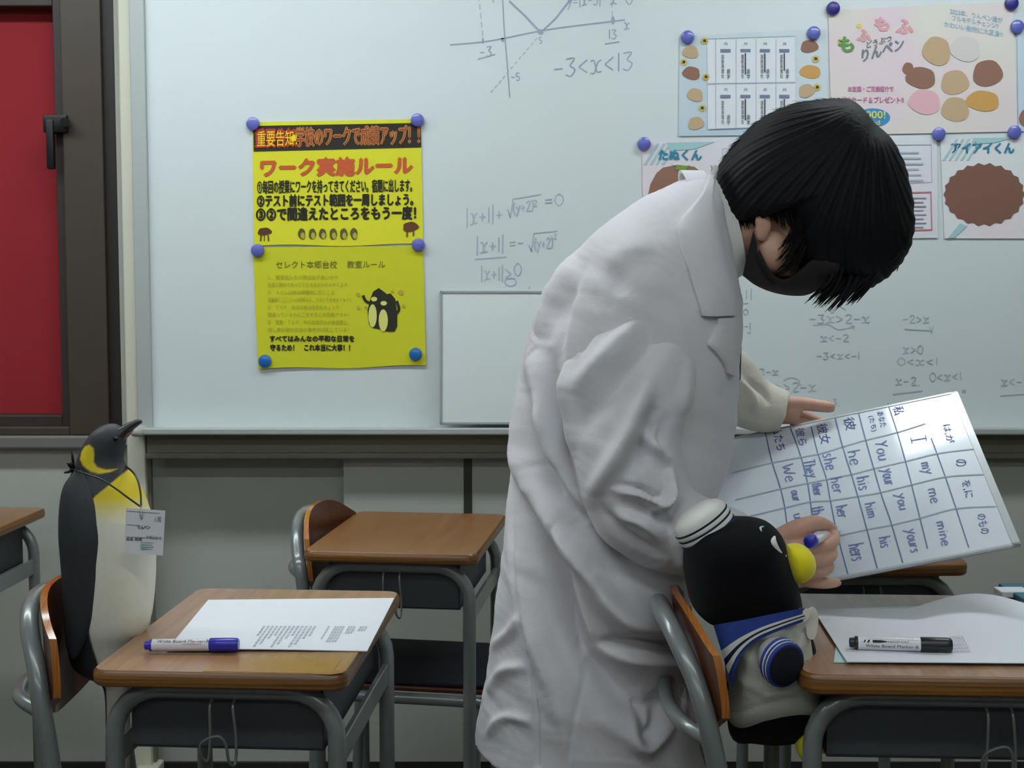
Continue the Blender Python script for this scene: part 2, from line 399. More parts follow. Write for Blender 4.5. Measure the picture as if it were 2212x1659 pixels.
# ------------------------------------------------------------ the big whiteboard
P0 = aY(310, 900, YB)
wb = empty('whiteboard', (P0[0]+1.2, YB+.03, 0), 'large white board on a cream steel stand, covered in faint blue maths and notices', 'whiteboard')
xL = aY(308, 600, YB)[0]; xR = 1.9; zB = aY(900, 918, YB)[2]; zT = 2.15
xs = aY(325, 600, YB)[0]
wb_panel = MB().box((xs, YB, zB-.01), (xR, YB+.02, zT)).build('panel', M_board, wb, False)
b_ = MB(); b_.box((xL-.018, YB-.012, zB-.02), (xs, YB+.022, zT+.02), .003); b_.box((xR, YB-.012, zB-.02), (xR+.03, YB+.022, zT+.02), .003); b_.box((xL-.018, YB-.012, zT), (xR+.03, YB+.022, zT+.03), .003)
b_.build('frame', M_alu, wb, False)
# tray with rounded lip
zt0 = aY(900, 921, YB)[2]; zt1 = aY(900, 940, YB-.06)[2]
b_ = MB(); b_.box((xL-.005, YB-.058, zt1+.004), (xR, YB, zt0-.002), .004); b_.box((xL-.005, YB-.062, zt1), (xR, YB-.05, zt1+.018), .004)
b_.build('tray', M_alu, wb, False)
b_ = MB(); b_.box((xL-.022, YB-.07, zt1-.004), (xL+.012, YB+.01, zt0+.004), .01, 3); b_.build('tray_end_cap', mat('grey plastic cap', rgb(168, 170, 162), .5), wb)
zf0 = aY(900, 990, YB-.01)[2]
b_ = MB(); b_.box((xL+.004, YB-.005, zf0+.012), (xR, YB+.02, zt1+.002)); b_.box((xL+.004, YB-.022, zf0), (xR, YB+.02, zf0+.014), .003)
b_.build('lower_rail', M_fascia, wb, False)
b_ = MB(); b_.box((aY(266, 600, YB)[0], YB+.0, .0), (aY(306, 600, YB)[0], YB+.045, 2.3), .004); b_.build('post', M_cream, wb, False)
b_ = MB(); b_.box((aY(308, 1100, YB)[0], YB+.022, .0), (aY(322, 1100, YB)[0], YB+.045, zf0), .001); b_.build('inner_post', M_fascia, wb, False)
b_ = MB(); a = aY(340, 1640, YB-.02); c = aY(398, 1625, YB-.42)
b_.box((a[0]-.055, YB-.5, .03), (a[0]-.0, YB+.05, .075), .005)
b_.build('foot', M_cream, wb, False)
b_ = MB(); b_.box((aY(1001, 1100, YB)[0], YB+.022, 0), (aY(1019, 1100, YB)[0], YB+.05, zf0), .002); b_.build('support_pole', mat('dark olive steel', rgb(52, 54, 44), .45), wb, False)

def onB(off): return lambda x, y: aY(x, y, YB-off)
fB = onB(.0006)
def writing(name, items, m=M_pen):
    mb = MB(); mb.cuts = []; items(mb)
    if len(mb.cuts) < 2: return mb.build(name, m, wb_panel, False)
    cs = sorted(set([0]+mb.cuts))+[len(mb.f)]
    for a, b in zip(cs, cs[1:]):
        if b <= a: continue
        fs = mb.f[a:b]; ids = sorted({i for q in fs for i in q}); mp_ = {i: k for k, i in enumerate(ids)}
        MB().add([mb.v[i] for i in ids], [tuple(mp_[i] for i in q) for q in fs]).build(name, m, wb_panel, False)
def g1(mb):
    put_stroke(mb, [(972, 97), (1060, 88), (1170, 66), (1250, 55), (1350, 43)], 3, fB)
    put_stroke(mb, [(1085, -20), (1089, 60), (1095, 130), (1101, 211)], 2.4, fB)
    put_stroke(mb, [(1100, 2), (1135, 35), (1168, 70)], 4, fB, 0); put_stroke(mb, [(1168, 70), (1200, 40), (1234, -4)], 3.4, fB, 0)
    put_poly(mb, blob(1168, 69, 6, 6, 12), fB); put_poly(mb, blob(1324, 44, 4, 9, 12), fB); put_poly(mb, blob(1043, 88, 2.4, 7, 8), fB)
    put_poly(mb, blob(1086, 86, 4, 5, 8), fB)
def g2(mb):
    for k in range(5): put_stroke(mb, [(1034+k*2, -10+k*19), (1035+k*2, 2+k*19)], 2, fB)
    for k in range(3): put_stroke(mb, [(1320+k, -20+k*22), (1321+k, -6+k*22)], 2, fB)
    for k in range(12):
        t = k/12; put_stroke(mb, [(1160-t*104, 82+t*122), (1155-t*104, 88+t*122)], 2, fB)
writing('graph_drawing', g1, M_pen); writing('dashed_lines', g2, M_penl)['kind'] = 'stuff'
def g3(mb):
    hand(mb, '-3', 1036, 124, 22, 2.4, fB, (1, -.1)); put_stroke(mb, [(1032, 128), (1070, 117)], 2.2, fB)
    hand(mb, '13', 1314, 84, 20, 2.2, fB); put_stroke(mb, [(1306, 95), (1338, 90)], 2, fB)
    hand(mb, '5', 1164, 94, 13, 2, fB); hand(mb, '-5', 1104, 174, 16, 2.2, fB); hand(mb, 'x', 1348, 64, 20, 2.2, fB)
    hand(mb, 'y=|x-3|', 1226, 14, 24, 2, fB, (1, -.05), fit=74); hand(mb, 'x', 1318, 10, 24, 2.4, fB); hand(mb, '0', 1352, 10, 24, 2, fB)
    put_stroke(mb, [(1064, -4), (1066, 6)], 2, fB)
writing('graph_numbers', g3, M_pen)
writing('inequality', lambda mb: hand(mb, '-3<x<13', 1196, 168, 40, 2.8, fB, (1, -.1), fit=176), M_pen)
def g4(mb):
    hand(mb, '|x+1|+', 1006, 488, 34, 2.6, fB, (1, -.13), fit=82); put_stroke(mb, [(1096, 452), (1102, 470), (1108, 430), (1168, 420)], 2.4, fB, 0)
    hand(mb, '(y+2)', 1108, 462, 22, 2.8, fB, (1, -.16), fit=46); hand(mb, '2', 1152, 446, 14, 2, fB); hand(mb, '=0', 1176, 446, 26, 2.6, fB, (1, -.05), fit=44)
def g5(mb):
    hand(mb, '|x+1|', 1028, 548, 32, 3, fB, (1, -.08), fit=64); put_stroke(mb, [(1026, 560), (1094, 555)], 2.6, fB)
    hand(mb, '=-', 1100, 538, 26, 2.6, fB, (1, -.05), fit=34); put_stroke(mb, [(1142, 530), (1148, 544), (1153, 504), (1204, 499)], 2.4, fB, 0)
    hand(mb, '(y+2)', 1154, 540, 24, 2.8, fB, (1, -.1), fit=42); hand(mb, '2', 1196, 516, 11, 2, fB)
def g6(mb):
    hand(mb, '|x+1|', 1038, 606, 28, 2.2, fB, (1, -.03), fit=52); hand(mb, '>', 1090, 604, 28, 2.2, fB); hand(mb, '0', 1110, 596, 28, 2.4, fB)
    put_stroke(mb, blob(1103, 609, 12, 9, 12)+[blob(1103, 609, 12, 9, 12)[0]], 2, fB, 0); put_stroke(mb, [(1094, 602), (1112, 601)], 2, fB)
    put_stroke(mb, [(1142, 624), (1145, 618)], 2, fB)
writing('equation', g4, M_penl); writing('equation', g5, M_penl); writing('equation', g6, M_penl)
def g7(mb):
    W = 2.2
    hand(mb, '+1|', 1588, 646, 20, W, fB, fit=42); put_stroke(mb, [(1590, 657), (1616, 655)], 2, fB); hand(mb, '=0', 1592, 680, 13, W, fB, fit=26); hand(mb, '=-1', 1596, 712, 15, W, fB, fit=28)
    put_stroke(mb, [(1614, 719), (1622, 719)], 2, fB)
    hand(mb, '-3x>2-x', 1748, 698, 19, W, fB, fit=134); put_stroke(mb, [(1756, 703), (1790, 701), (1810, 712), (1844, 706)], 2, fB); put_stroke(mb, [(1838, 703), (1846, 705), (1842, 711)], 2, fB)
    put_stroke(mb, [(1797, 672), (1812, 662), (1828, 670)], 2, fB); put_stroke(mb, [(1792, 668), (1797, 676), (1803, 670)], 2, fB)
    hand(mb, 'x<-2', 1772, 738, 16, W, fB, fit=64); hand(mb, '-3<x<-1', 1764, 776, 15, W, fB, fit=96)
    hand(mb, '-2>x', 1950, 698, 17, W, fB, fit=60); put_stroke(mb, [(1954, 711), (2014, 714)], 2.4, fB, 0); put_stroke(mb, [(2008, 706), (2014, 722)], 2, fB); put_stroke(mb, [(2016, 706), (2010, 720)], 2, fB)
    hand(mb, 'x>0', 1950, 764, 18, W, fB, fit=46); hand(mb, '0<x<1', 1938, 789, 16, W, fB, fit=92)
def g8(mb):
    W = 2.3
    hand(mb, '>2-x', 1624, 810, 14, W, fB, fit=60); hand(mb, '1>>2-x', 1664, 846, 20, W, fB, fit=102); put_stroke(mb, [(1692, 822), (1706, 816), (1724, 820), (1728, 832)], 2, fB)
    hand(mb, 'x-2,', 1934, 832, 18, W, fB, fit=56); hand(mb, '0<x<1', 2008, 824, 19, W, fB, (1, -.03), fit=72); put_stroke(mb, [(1928, 852), (1993, 844)], 3, fB, 0)
    hand(mb, '=', 2078, 852, 16, W, fB); hand(mb, 'x<-2', 2162, 834, 19, W, fB, fit=64); put_stroke(mb, [(2160, 855), (2230, 850)], 2.2, fB, 0)
    hand(mb, '>3,', 1786, 876, 14, W, fB, fit=30)
writing('inequality', g7, M_penl); writing('inequality', g8, M_penl)

# ------------------------------------------------------------ posters
def poster(name, quad, label, m, thick=.0012, curl=None, split=None):
    """quad: tl,tr,br,bl in px; a slightly waving sheet"""
    nu, nv = 24, 18; tl, tr, br, bl = [np.array(q, float) for q in quad]
    fr, bk = [], []
    for j in range(nv+1):
        for i in range(nu+1):
            u = i/nu; v = j/nv; p = (tl*(1-u)+tr*u)*(1-v)+(bl*(1-u)+br*u)*v
            off = .0025 + (curl(u, v) if curl else 0)
            if curl: p = p + np.array([0, 2.2*math.sin(u*9+v*3)*(v > .97)])
            fr.append(aY(p[0], p[1], YB-off-thick)); bk.append(aY(p[0], p[1], YB-off))
    n = len(fr); Fc = []
    I = lambda i, j: j*(nu+1)+i
    for j in range(nv):
        for i in range(nu):
            Fc.append((I(i, j), I(i, j+1), I(i+1, j+1), I(i+1, j))); Fc.append((n+I(i, j), n+I(i+1, j), n+I(i+1, j+1), n+I(i, j+1)))
    rim = [I(i, 0) for i in range(nu)]+[I(nu, j) for j in range(nv)]+[I(i, nv) for i in range(nu, 0, -1)]+[I(0, j) for j in range(nv, 0, -1)]
    for k in range(len(rim)): a, b = rim[k], rim[(k+1) % len(rim)]; Fc.append((a, b, n+b, n+a))
    e = empty(name, aY((tl[0]+br[0])/2, (tl[1]+br[1])/2, YB-.002), label, 'poster')
    mb = MB().add(fr+bk, Fc); mb.build('sheet', m, e, True)
    def fn(x, y):
        u = min(1, max(0, (x-tl[0])/(tr[0]-tl[0]))); v = min(1, max(0, (y-tl[1])/(bl[1]-tl[1])))
        off = .0025 + (curl(u, v) if curl else 0)
        return aY(x, y, YB-off-thick-.0012)
    return e, fn
STUFF = ('printed_text', 'grid_lettering', 'grid_lines', 'grid_headings', 'small_flowers', 'body_lettering', 'text_boxes', 'sunflowers', 'sunflower_centres', 'corner_stripes', 'card_print', 'icon_row', 'title_dots', 'corner_picture', 'title_core', 'ruled_columns', 'ruled_rows')
def part(e, name, fill, m, label=None):
    mb = MB(); r_ = fill(mb); o = mb.build(name, m, e, False)
    if name in STUFF: o['kind'] = 'stuff'
    if label: o['label'] = label
    return o
# upper yellow notice
e, f = poster('notice_sheet', [(545, 264), (909, 257), (914, 528), (549, 531)], 'bright yellow notice with black title bar and red heading, upper of the two yellow sheets', M_yel, curl=lambda u, v: .001*(1+math.sin(u*5))*v)
tb = part(e, 'title_bar', lambda mb: put_poly(mb, [(547, 272)]+[(547+362*k/8, 272-6.5*k/8) for k in range(1, 9)]+[(910-362*k/8, 318+9*k/8) for k in range(0, 9)], f), M_ink)
f2 = lambda x, y: f(x, y)+np.array([0, -.0012, 0])
f3 = lambda x, y: f(x, y)+np.array([0, -.002, 0])
part(e, 'title_lettering', lambda mb: put_text(mb, '重要告知', 552, 319, 88, 40, f2, -.02, 2.2), mat('scarlet ink', rgb(190, 60, 30), .7))
part(e, 'title_highlight', lambda mb: put_text(mb, '重要告知！', 556, 317, 86, 34, f3, -.02), M_inky)
part(e, 'title_star', lambda mb: put_poly(mb, [(628, 296), (638, 290), (640, 304), (630, 306)], f3), M_inky)
part(e, 'title_lettering', lambda mb: put_text(mb, '学校のワークで成績アップ！！', 640, 317, 266, 42, f2, -.02, 2), M_inkor)
part(e, 'title_core', lambda mb: put_text(mb, '学校のワークで成績アップ！！', 640, 317, 266, 42, f3, -.02), mat('rust ink', rgb(150, 70, 40), .7))
part(e, 'heading_lettering', lambda mb: put_text(mb, 'ワーク実施ルール', 564, 382, 326, 38, f, -.02, 2.4), M_inkr)
part(e, 'rule_lettering', lambda mb: put_text(mb, '①毎回の授業にワークを持ってきてください。宿題に出します。', 556, 418, 334, 28, f, -.01, .6), M_ink)
part(e, 'rule_lettering', lambda mb: put_text(mb, '②テスト前にテスト範囲を一周しましょう。', 556, 447, 336, 26, f, -.01, 1.1), M_ink)
part(e, 'rule_lettering', lambda mb: put_text(mb, '③②で間違えたところをもう一度！', 554, 477, 344, 28, f, -.01, 1.3), M_ink)
def icons(mb):
    for k in range(6): put_poly(mb, blob(652+k*22.5, 505, 8, 12, 14, .1, k), f)
part(e, 'icon_row', icons, mat('olive print', rgb(92, 88, 34), .7))
def icons2(mb):
    for k in range(6): put_poly(mb, blob(654+k*22.5, 509, 4.5, 7, 12), f2)
part(e, 'icon_row', icons2, mat('tan print', rgb(186, 170, 80), .7))
part(e, 'corner_picture', lambda mb: (put_poly(mb, blob(571, 500, 15, 9, 14, .15, 1), f), put_stroke(mb, [(564, 508), (563, 521)], 3, f), put_stroke(mb, [(579, 508), (580, 521)], 3, f), put_stroke(mb, [(571, 508), (571, 521)], 2, f)), mat('maroon print', rgb(96, 50, 28), .7))
part(e, 'corner_picture', lambda mb: (put_poly(mb, blob(886, 490, 17, 11, 14, .15, 3), f), put_stroke(mb, [(880, 496), (879, 512)], 3, f), put_stroke(mb, [(893, 498), (893, 510)], 3, f)), mat('brown print', rgb(104, 60, 30), .7))
# lower yellow notice
e, f = poster('notice_sheet', [(546, 534), (914, 531), (920, 790), (558, 797)], 'duller yellow notice with two printed penguins, lower of the yellow sheets', M_yel2, curl=lambda u, v: .0016*(1+math.sin(u*7+1))*v)
f2 = lambda x, y: f(x, y)+np.array([0, -.0012, 0])
part(e, 'heading_lettering', lambda mb: put_text(mb, 'セレクト本郷台校', 596, 580, 132, 17, f), mat('grey ink', rgb(104, 100, 44), .7))
part(e, 'heading_lettering', lambda mb: put_text(mb, '教室ルール', 750, 579, 82, 16, f), mat('grey ink', rgb(104, 100, 44), .7))
L = ['１．教室出入りの際は必ずあいさつ', '自習に静かであってても大人がいたらやくよう', '②　トイレは休み時間中に行くこと', '授業時くとここへの時間なら、少なくできませくもう！', '③　ＴＳＰ　丸付け後は先生もチェック', '間違っているのにごまするとか見発アウト！', '④　授業・ＴＳＰ　中の生徒同士の会話禁止', '話し声が他の生徒の集中力が乱している！']
for k, s_ in enumerate(L): part(e, 'faint_lettering', lambda mb: put_text(mb, s_, 578+(k % 2), 604+k*16.2, [152, 170, 144, 178, 154, 174, 172, 174][k], 10, f), M_inkf)
part(e, 'bold_lettering', lambda mb: put_text(mb, 'すべてはみんなの平和な日常を', 583, 738, 182, 13, f, 0, .7), M_ink)
part(e, 'bold_lettering', lambda mb: put_text(mb, '守るため！　これ本当に大事！！', 584, 758, 172, 14, f, 0, .7), M_ink)
def peng(mb):
    put_poly(mb, [(797, 700), (794, 670), (800, 645), (806, 630), (818, 622), (832, 632), (840, 640), (838, 700), (826, 712), (806, 708)], f)
    put_poly(mb, [(822, 712), (818, 680), (822, 650), (830, 636), (844, 634), (854, 646), (858, 680), (858, 705), (852, 716), (838, 716)], f)
    put_stroke(mb, [(784, 638), (790, 650), (802, 656)], 6, f); put_stroke(mb, [(856, 678), (862, 668), (857, 650)], 6, f)
part(e, 'penguin_picture', peng, M_ink)
M_pyp = mat('pale yellow print', rgb(222, 220, 120), .7)
for q in ((805, 682, 9, 25), (828, 692, 10, 24), (808, 646, 7, 5), (829, 655, 7, 5)): part(e, 'penguin_belly', lambda mb: put_poly(mb, blob(*q, 16), f2), M_pyp)
part(e, 'small_flowers', lambda mb: [put_poly(mb, blob(x, y, r, r, 10, .2), f) for x, y, r in [(774, 636, 4), (848, 629, 3), (866, 632, 6), (775, 665, 4), (790, 664, 3), (872, 661, 4)]], mat('mustard print', rgb(190, 166, 50), .7))

# animal posters: the printed mascots are left out, only plain soft patches of their colours remain
def grad(name, c1, c2, s=3):
    m = mat(name, c1, .6); nt = m.node_tree; b = nt.nodes['Principled BSDF']
    n = nt.nodes.new('ShaderNodeTexNoise'); n.inputs['Scale'].default_value = s; n.inputs['Detail'].default_value = 1
    r = nt.nodes.new('ShaderNodeValToRGB'); r.color_ramp.elements[0].position = .38; r.color_ramp.elements[1].position = .62
    r.color_ramp.elements[0].color = c1; r.color_ramp.elements[1].color = c2
    tc = nt.nodes.new('ShaderNodeTexCoord'); nt.links.new(tc.outputs['Object'], n.inputs['Vector'])
    nt.links.new(n.outputs['Fac'], r.inputs[0]); nt.links.new(r.outputs[0], b.inputs['Base Color']); return m
M_brn = mat('brown print', rgb(146, 108, 88), .7); M_brl = mat('tan print', rgb(196, 168, 132), .7); M_org = mat('orange print', rgb(206, 158, 88), .7)
M_pnk = mat('pink print', rgb(226, 178, 186), .7); M_teal = mat('teal print', rgb(52, 134, 166), .7); M_tl2 = mat('pale teal print', rgb(164, 204, 206), .7)
M_gry = mat('grey blue print', rgb(120, 130, 158), .7); M_gyl = mat('pale grey line print', rgb(176, 184, 198), .7); M_dk = mat('charcoal print', rgb(52, 54, 70), .7); M_wht = mat('white print', rgb(226, 230, 234), .7)
M_mag = mat('magenta print', rgb(204, 130, 166), .7); M_grn = mat('green print', rgb(122, 158, 70), .7)
e, f = poster('timetable_poster', [(1468, 78), (1783, 62), (1789, 290), (1466, 294)], 'pale blue poster holding a white grid of eight upright text columns', grad('sky poster', rgb(190, 208, 222), rgb(206, 218, 222)))
f2 = lambda x, y: f(x, y)+np.array([0, -.0012, 0]); f3 = lambda x, y: f(x, y)+np.array([0, -.002, 0])
part(e, 'grid_panel', lambda mb: put_poly(mb, [(1528, 84), (1717, 78), (1718, 272), (1529, 279)], f), M_wht)
def gl(mb):
    for x in (1546, 1590, 1633, 1676): put_stroke(mb, [(x, 84), (x, 277)], 1, f2, 0)
    put_stroke(mb, [(1528, 181), (1718, 178)], 2.5, f2, 0); put_stroke(mb, [(1528, 84), (1717, 78)], 1.5, f2, 0); put_stroke(mb, [(1529, 279), (1718, 272)], 1.5, f2, 0)
part(e, 'grid_lines', gl, M_gyl)
def gh(mb):
    for r_, y in ((0, 110), (1, 209)):
        for x in (1567, 1610, 1652, 1694): put_poly(mb, [(x-11, y-4), (x+11, y-4), (x+11, y+3), (x-11, y+3)], f2); put_text(mb, '月', x-4, y-12, 8, 6, f2)
part(e, 'grid_headings', gh, M_gry)
def gv(mb):
    for y in (115, 214):
        for k, x in enumerate((1567, 1610, 1652, 1694)):
            if k: put_stroke(mb, [(x, y), (x, y+50 - 4*k)], 2.6, f2, 0)
            put_text(mb, '国\n数\n英\n理\n社', x-9, y+54, 6, 50, f2); put_text(mb, '語\n学', x+3, y+56, 7, 22, f2)
part(e, 'grid_lettering', gv, M_dk)
for k, (x, y) in enumerate([(1494, 158), (1748, 100)]): part(e, 'colour_patch', lambda mb: put_poly(mb, blob(x, y, 19, 15, 16, .12, k), f), M_brn)
for k, (x, y) in enumerate([(1502, 205), (1503, 266), (1492, 112), (1742, 196)]): part(e, 'colour_patch', lambda mb: put_poly(mb, blob(x, y, 17, 15, 16, .12, k), f), M_brl)
for k, (x, y) in enumerate([(1751, 155)]): part(e, 'colour_patch', lambda mb: put_poly(mb, blob(x, y, 23, 15, 16, .08, k), f), M_org)
def sunf(mb):
    for x, y in [(1522, 88), (1525, 166), (1762, 127), (1477, 134), (1517, 233), (1765, 188)]:
        for k in range(8): put_poly(mb, [(x, y), (x+8*math.cos(k*.785-.3), y+8*math.sin(k*.785-.3)), (x+8*math.cos(k*.785+.3), y+8*math.sin(k*.785+.3))], f2)
part(e, 'sunflowers', sunf, mat('sunflower print', rgb(222, 196, 84), .7))
part(e, 'sunflower_centres', lambda mb: [put_poly(mb, blob(x, y, 3.4, 3.4, 8), f3) for x, y in [(1522, 88), (1525, 166), (1762, 127), (1477, 134), (1517, 233), (1765, 188)]], M_dk)

e, f = poster('announcement_poster', [(1789, 22), (2188, 4), (2198, 284), (1796, 292)], 'large pastel poster with rainbow lettering and a cluster of coloured patches', grad('pastel poster', rgb(228, 208, 216), rgb(222, 220, 206), 4))
f2 = lambda x, y: f(x, y)+np.array([0, -.0012, 0])
part(e, 'title_lettering', lambda mb: put_text(mb, 'も', 1812, 112, 32, 32, f, 0, 2), mat('leaf print', rgb(104, 156, 84), .7))
part(e, 'title_lettering', lambda mb: put_text(mb, 'ふ', 1852, 88, 28, 24, f, 0, 2), mat('coral print', rgb(226, 168, 172), .7))
part(e, 'title_lettering', lambda mb: put_text(mb, 'も', 1890, 66, 30, 28, f, 0, 2), mat('coral print', rgb(226, 168, 172), .7))
part(e, 'title_lettering', lambda mb: put_text(mb, 'ふ', 1936, 72, 36, 30, f, 0, 2), mat('coral print', rgb(226, 168, 172), .7))
part(e, 'title_dots', lambda mb: (put_poly(mb, blob(1856, 56, 6, 5, 8), f), put_poly(mb, blob(1815, 88, 6, 5, 8), f)), mat('yellow dot print', rgb(228, 206, 90), .7))
part(e, 'subtitle_lettering', lambda mb: put_text(mb, 'どうぶつ', 1872, 104, 54, 14, f, -.28, .4), mat('slate print', rgb(120, 132, 140), .7))
part(e, 'subtitle_lettering', lambda mb: put_text(mb, 'りんペン', 1862, 134, 90, 26, f, -.3, 1), mat('slate print', rgb(120, 132, 140), .7))
part(e, 'corner_lettering', lambda mb: put_text(mb, '2023年、りんペン達が', 2052, 30, 114, 13, f, .18), mat('light blue print', rgb(130, 176, 204), .7))
part(e, 'corner_lettering', lambda mb: put_text(mb, 'フルモデルチェンジ!!', 2057, 44, 100, 12, f, .18), mat('light blue print', rgb(130, 176, 204), .7))
part(e, 'corner_lettering', lambda mb: put_text(mb, 'かわいい動物に大変身!!', 2040, 58, 126, 13, f, .18), mat('light blue print', rgb(130, 176, 204), .7))
part(e, 'pink_lettering', lambda mb: put_text(mb, 'お友達・ご兄弟紹介で', 1832, 198, 98, 12, f, 0, .4), M_mag)
part(e, 'pink_lettering', lambda mb: put_text(mb, 'クオカード＆プレゼント!!', 1816, 222, 136, 13, f, 0, .5), M_mag)
part(e, 'badge', lambda mb: put_poly(mb, blob(1885, 254, 38, 20, 24), f), mat('badge blue', rgb(60, 142, 196), .7))
part(e, 'badge_lettering', lambda mb: put_text(mb, '1000!', 1862, 256, 50, 16, f2, 0, .6), mat('lime print', rgb(214, 222, 120), .7))
part(e, 'badge_lettering', lambda mb: put_text(mb, 'and', 1874, 270, 26, 10, f2, 0, .4), mat('lime print', rgb(214, 222, 120), .7))
for k, (x, y, a, b) in enumerate([(1990, 168, 32, 24), (2133, 158, 32, 30), (1962, 148, 12, 14)]): part(e, 'colour_patch', lambda mb: put_poly(mb, blob(x, y, a, b, 22, .08, k), f), M_brn)
for k, (x, y, a, b) in enumerate([(2024, 110, 30, 32), (2062, 178, 30, 28), (2064, 236, 30, 28)]): part(e, 'colour_patch', lambda mb: put_poly(mb, blob(x, y, a, b, 22, .08, k), f), M_brl)
for k, (x, y, a, b) in enumerate([(2124, 218, 36, 23)]): part(e, 'colour_patch', lambda mb: put_poly(mb, blob(x, y, a, b, 22, .08, k), f), M_org)
for k, (x, y, a, b) in enumerate([(1998, 220, 34, 28)]): part(e, 'colour_patch', lambda mb: put_poly(mb, blob(x, y, a, b, 22, .08, k), f), M_pnk)
for k, (x, y, a, b) in enumerate([(2086, 106, 32, 28)]): part(e, 'colour_patch', lambda mb: put_poly(mb, blob(x, y, a, b, 22, .08, k), f), mat('warm white print', rgb(214, 208, 204), .7))

def stripes(mb, f, x0, y0, n=5, s=1):
    for k in range(n): put_poly(mb, [(x0+k*13, y0+46), (x0+k*13+5, y0+46), (x0+k*13+34, y0), (x0+k*13+29, y0)], f)
e, f = poster('profile_poster', [(1387, 305), (2024, 297), (2026, 514), (1390, 520)], 'white and pink character profile poster headed in teal kana, half hidden behind the person', grad('pink white poster', rgb(222, 224, 228), rgb(230, 218, 224), 5))
f2 = lambda x, y: f(x, y)+np.array([0, -.0012, 0])
part(e, 'corner_stripes', lambda mb: (stripes(mb, f, 1390, 310, 4), put_poly(mb, [(1440, 308), (1545, 306), (1500, 322), (1448, 326)], f)), M_tl2)
part(e, 'heading_lettering', lambda mb: put_text(mb, 'たぬくん', 1423, 346, 92, 22, f, 0, 1.4), M_teal)
part(e, 'colour_patch', lambda mb: put_poly(mb, [(1400, 420), (1405, 398), (1418, 374), (1432, 362), (1462, 356), (1500, 360), (1515, 372), (1508, 400), (1470, 420)], f), M_brn)
part(e, 'leaf', lambda mb: put_poly(mb, [(1446, 355), (1462, 360), (1458, 366), (1480, 370), (1484, 362), (1492, 357), (1470, 359)], f2), M_grn)
part(e, 'text_boxes', lambda mb: (put_stroke(mb, [(1561, 400), (1561, 321), (1600, 320)], 1.6, f, 0), put_stroke(mb, [(1930, 313), (2012, 312), (2013, 393), (1940, 396)], 1.6, f, 0), [put_stroke(mb, [(1900, 330+k*12), (1985+5*(k % 3), 330+k*12)], 4, f, 0) for k in range(6)]), M_gyl)
part(e, 'red_frame', lambda mb: put_stroke(mb, [(1900, 418), (2011, 415), (2013, 496), (1900, 500)], 3.4, f, 0), mat('rose print', rgb(200, 112, 128), .7))
part(e, 'body_lettering', lambda mb: [put_stroke(mb, [(1955, 428+k*9), (2001-6*(k % 2), 428+k*9)], 2.6, f, 0) for k in range(8)], mat('grey line print', rgb(150, 146, 160), .7))
e, f = poster('profile_poster', [(2031, 300), (2560, 292), (2564, 516), (2040, 515)], 'white poster with teal heading above one big brown patch, at right edge', grad('pink white poster b', rgb(224, 228, 230), rgb(232, 220, 224), 5))
f2 = lambda x, y: f(x, y)+np.array([0, -.0012, 0])
part(e, 'corner_stripes', lambda mb: (stripes(mb, f, 2036, 300, 5), put_poly(mb, [(2048, 514), (2062, 514), (2090, 488), (2074, 482)], f), put_poly(mb, [(2100, 298), (2190, 297), (2150, 308), (2110, 310)], f)), M_tl2)
part(e, 'heading_lettering', lambda mb: put_text(mb, 'アイアイくん', 2056, 331, 134, 22, f, 0, 1.4), M_teal)
part(e, 'colour_patch', lambda mb: put_poly(mb, [(2126+86*math.cos(a)*(1+.025*(-1)**k), 420+66*math.sin(a)*(1+.04*(-1)**k)) for k, a in enumerate(np.linspace(0, 2*math.pi, 45)[:-1])], f), mat('cocoa print', rgb(128, 90, 74), .7))
e, f = poster('side_poster', [(2197, 58), (2500, 50), (2505, 282), (2200, 284)], 'pale blue poster at the far right edge, overlapping the big pastel one', mat('pale blue poster', rgb(196, 214, 226), .7))
part(e, 'colour_patch', lambda mb: put_poly(mb, blob(2216, 256, 14, 20, 14, .1), f), M_brn)

def magnet(px, py, m, label, r=.0168):
    prof = [(r*.92, 0), (r, .002), (r, .006), (r*.9, .0105), (r*.6, .0128), (r*.2, .0135)]
    V, Fc = lathe(prof, 24, 'y'); o = aY(px, py, YB-.0045)
    mb = MB().add([np.array(v)+o for v in V], [q[::-1] for q in Fc]); ob = mb.build('magnet', m, None, True)
    return tag(ob, label, 'magnet', 'round magnets on the whiteboard')
for px, py, m, l in [(547, 268, M_magl, 'top left corner of the upper yellow notice'), (902, 260, M_magl, 'top right corner of the upper yellow notice'),
    (557, 541, M_magl, 'left where the two yellow notices meet'), (904, 529, M_magl, 'right where the two yellow notices meet'),
    (573, 780, M_magc, 'bottom left of the lower yellow notice'), (898, 765, M_magc, 'bottom right of the lower yellow notice'),
    (1485, 81, M_magl, 'top left corner of the timetable poster'), (1757, 72, M_magl, 'top right corner of the timetable poster'),
    (1799, 19, M_magd, 'top left corner of the large pastel poster'), (2184, 8, M_magd, 'top right corner of the large pastel poster'),
    (2196, 58, M_magl, 'top of the pale blue poster at the far right'), (2190, 286, M_magl, 'above the big brown patch at the far right'),
    (2027, 290, M_magl, 'between the two profile posters'), (1391, 311, M_magl, 'top left of the profile poster left of the person')]:
    magnet(px, py, m, ('cerulean' if m is M_magc else 'dark indigo' if m is M_magd else 'periwinkle') + ' round magnet, ' + l)

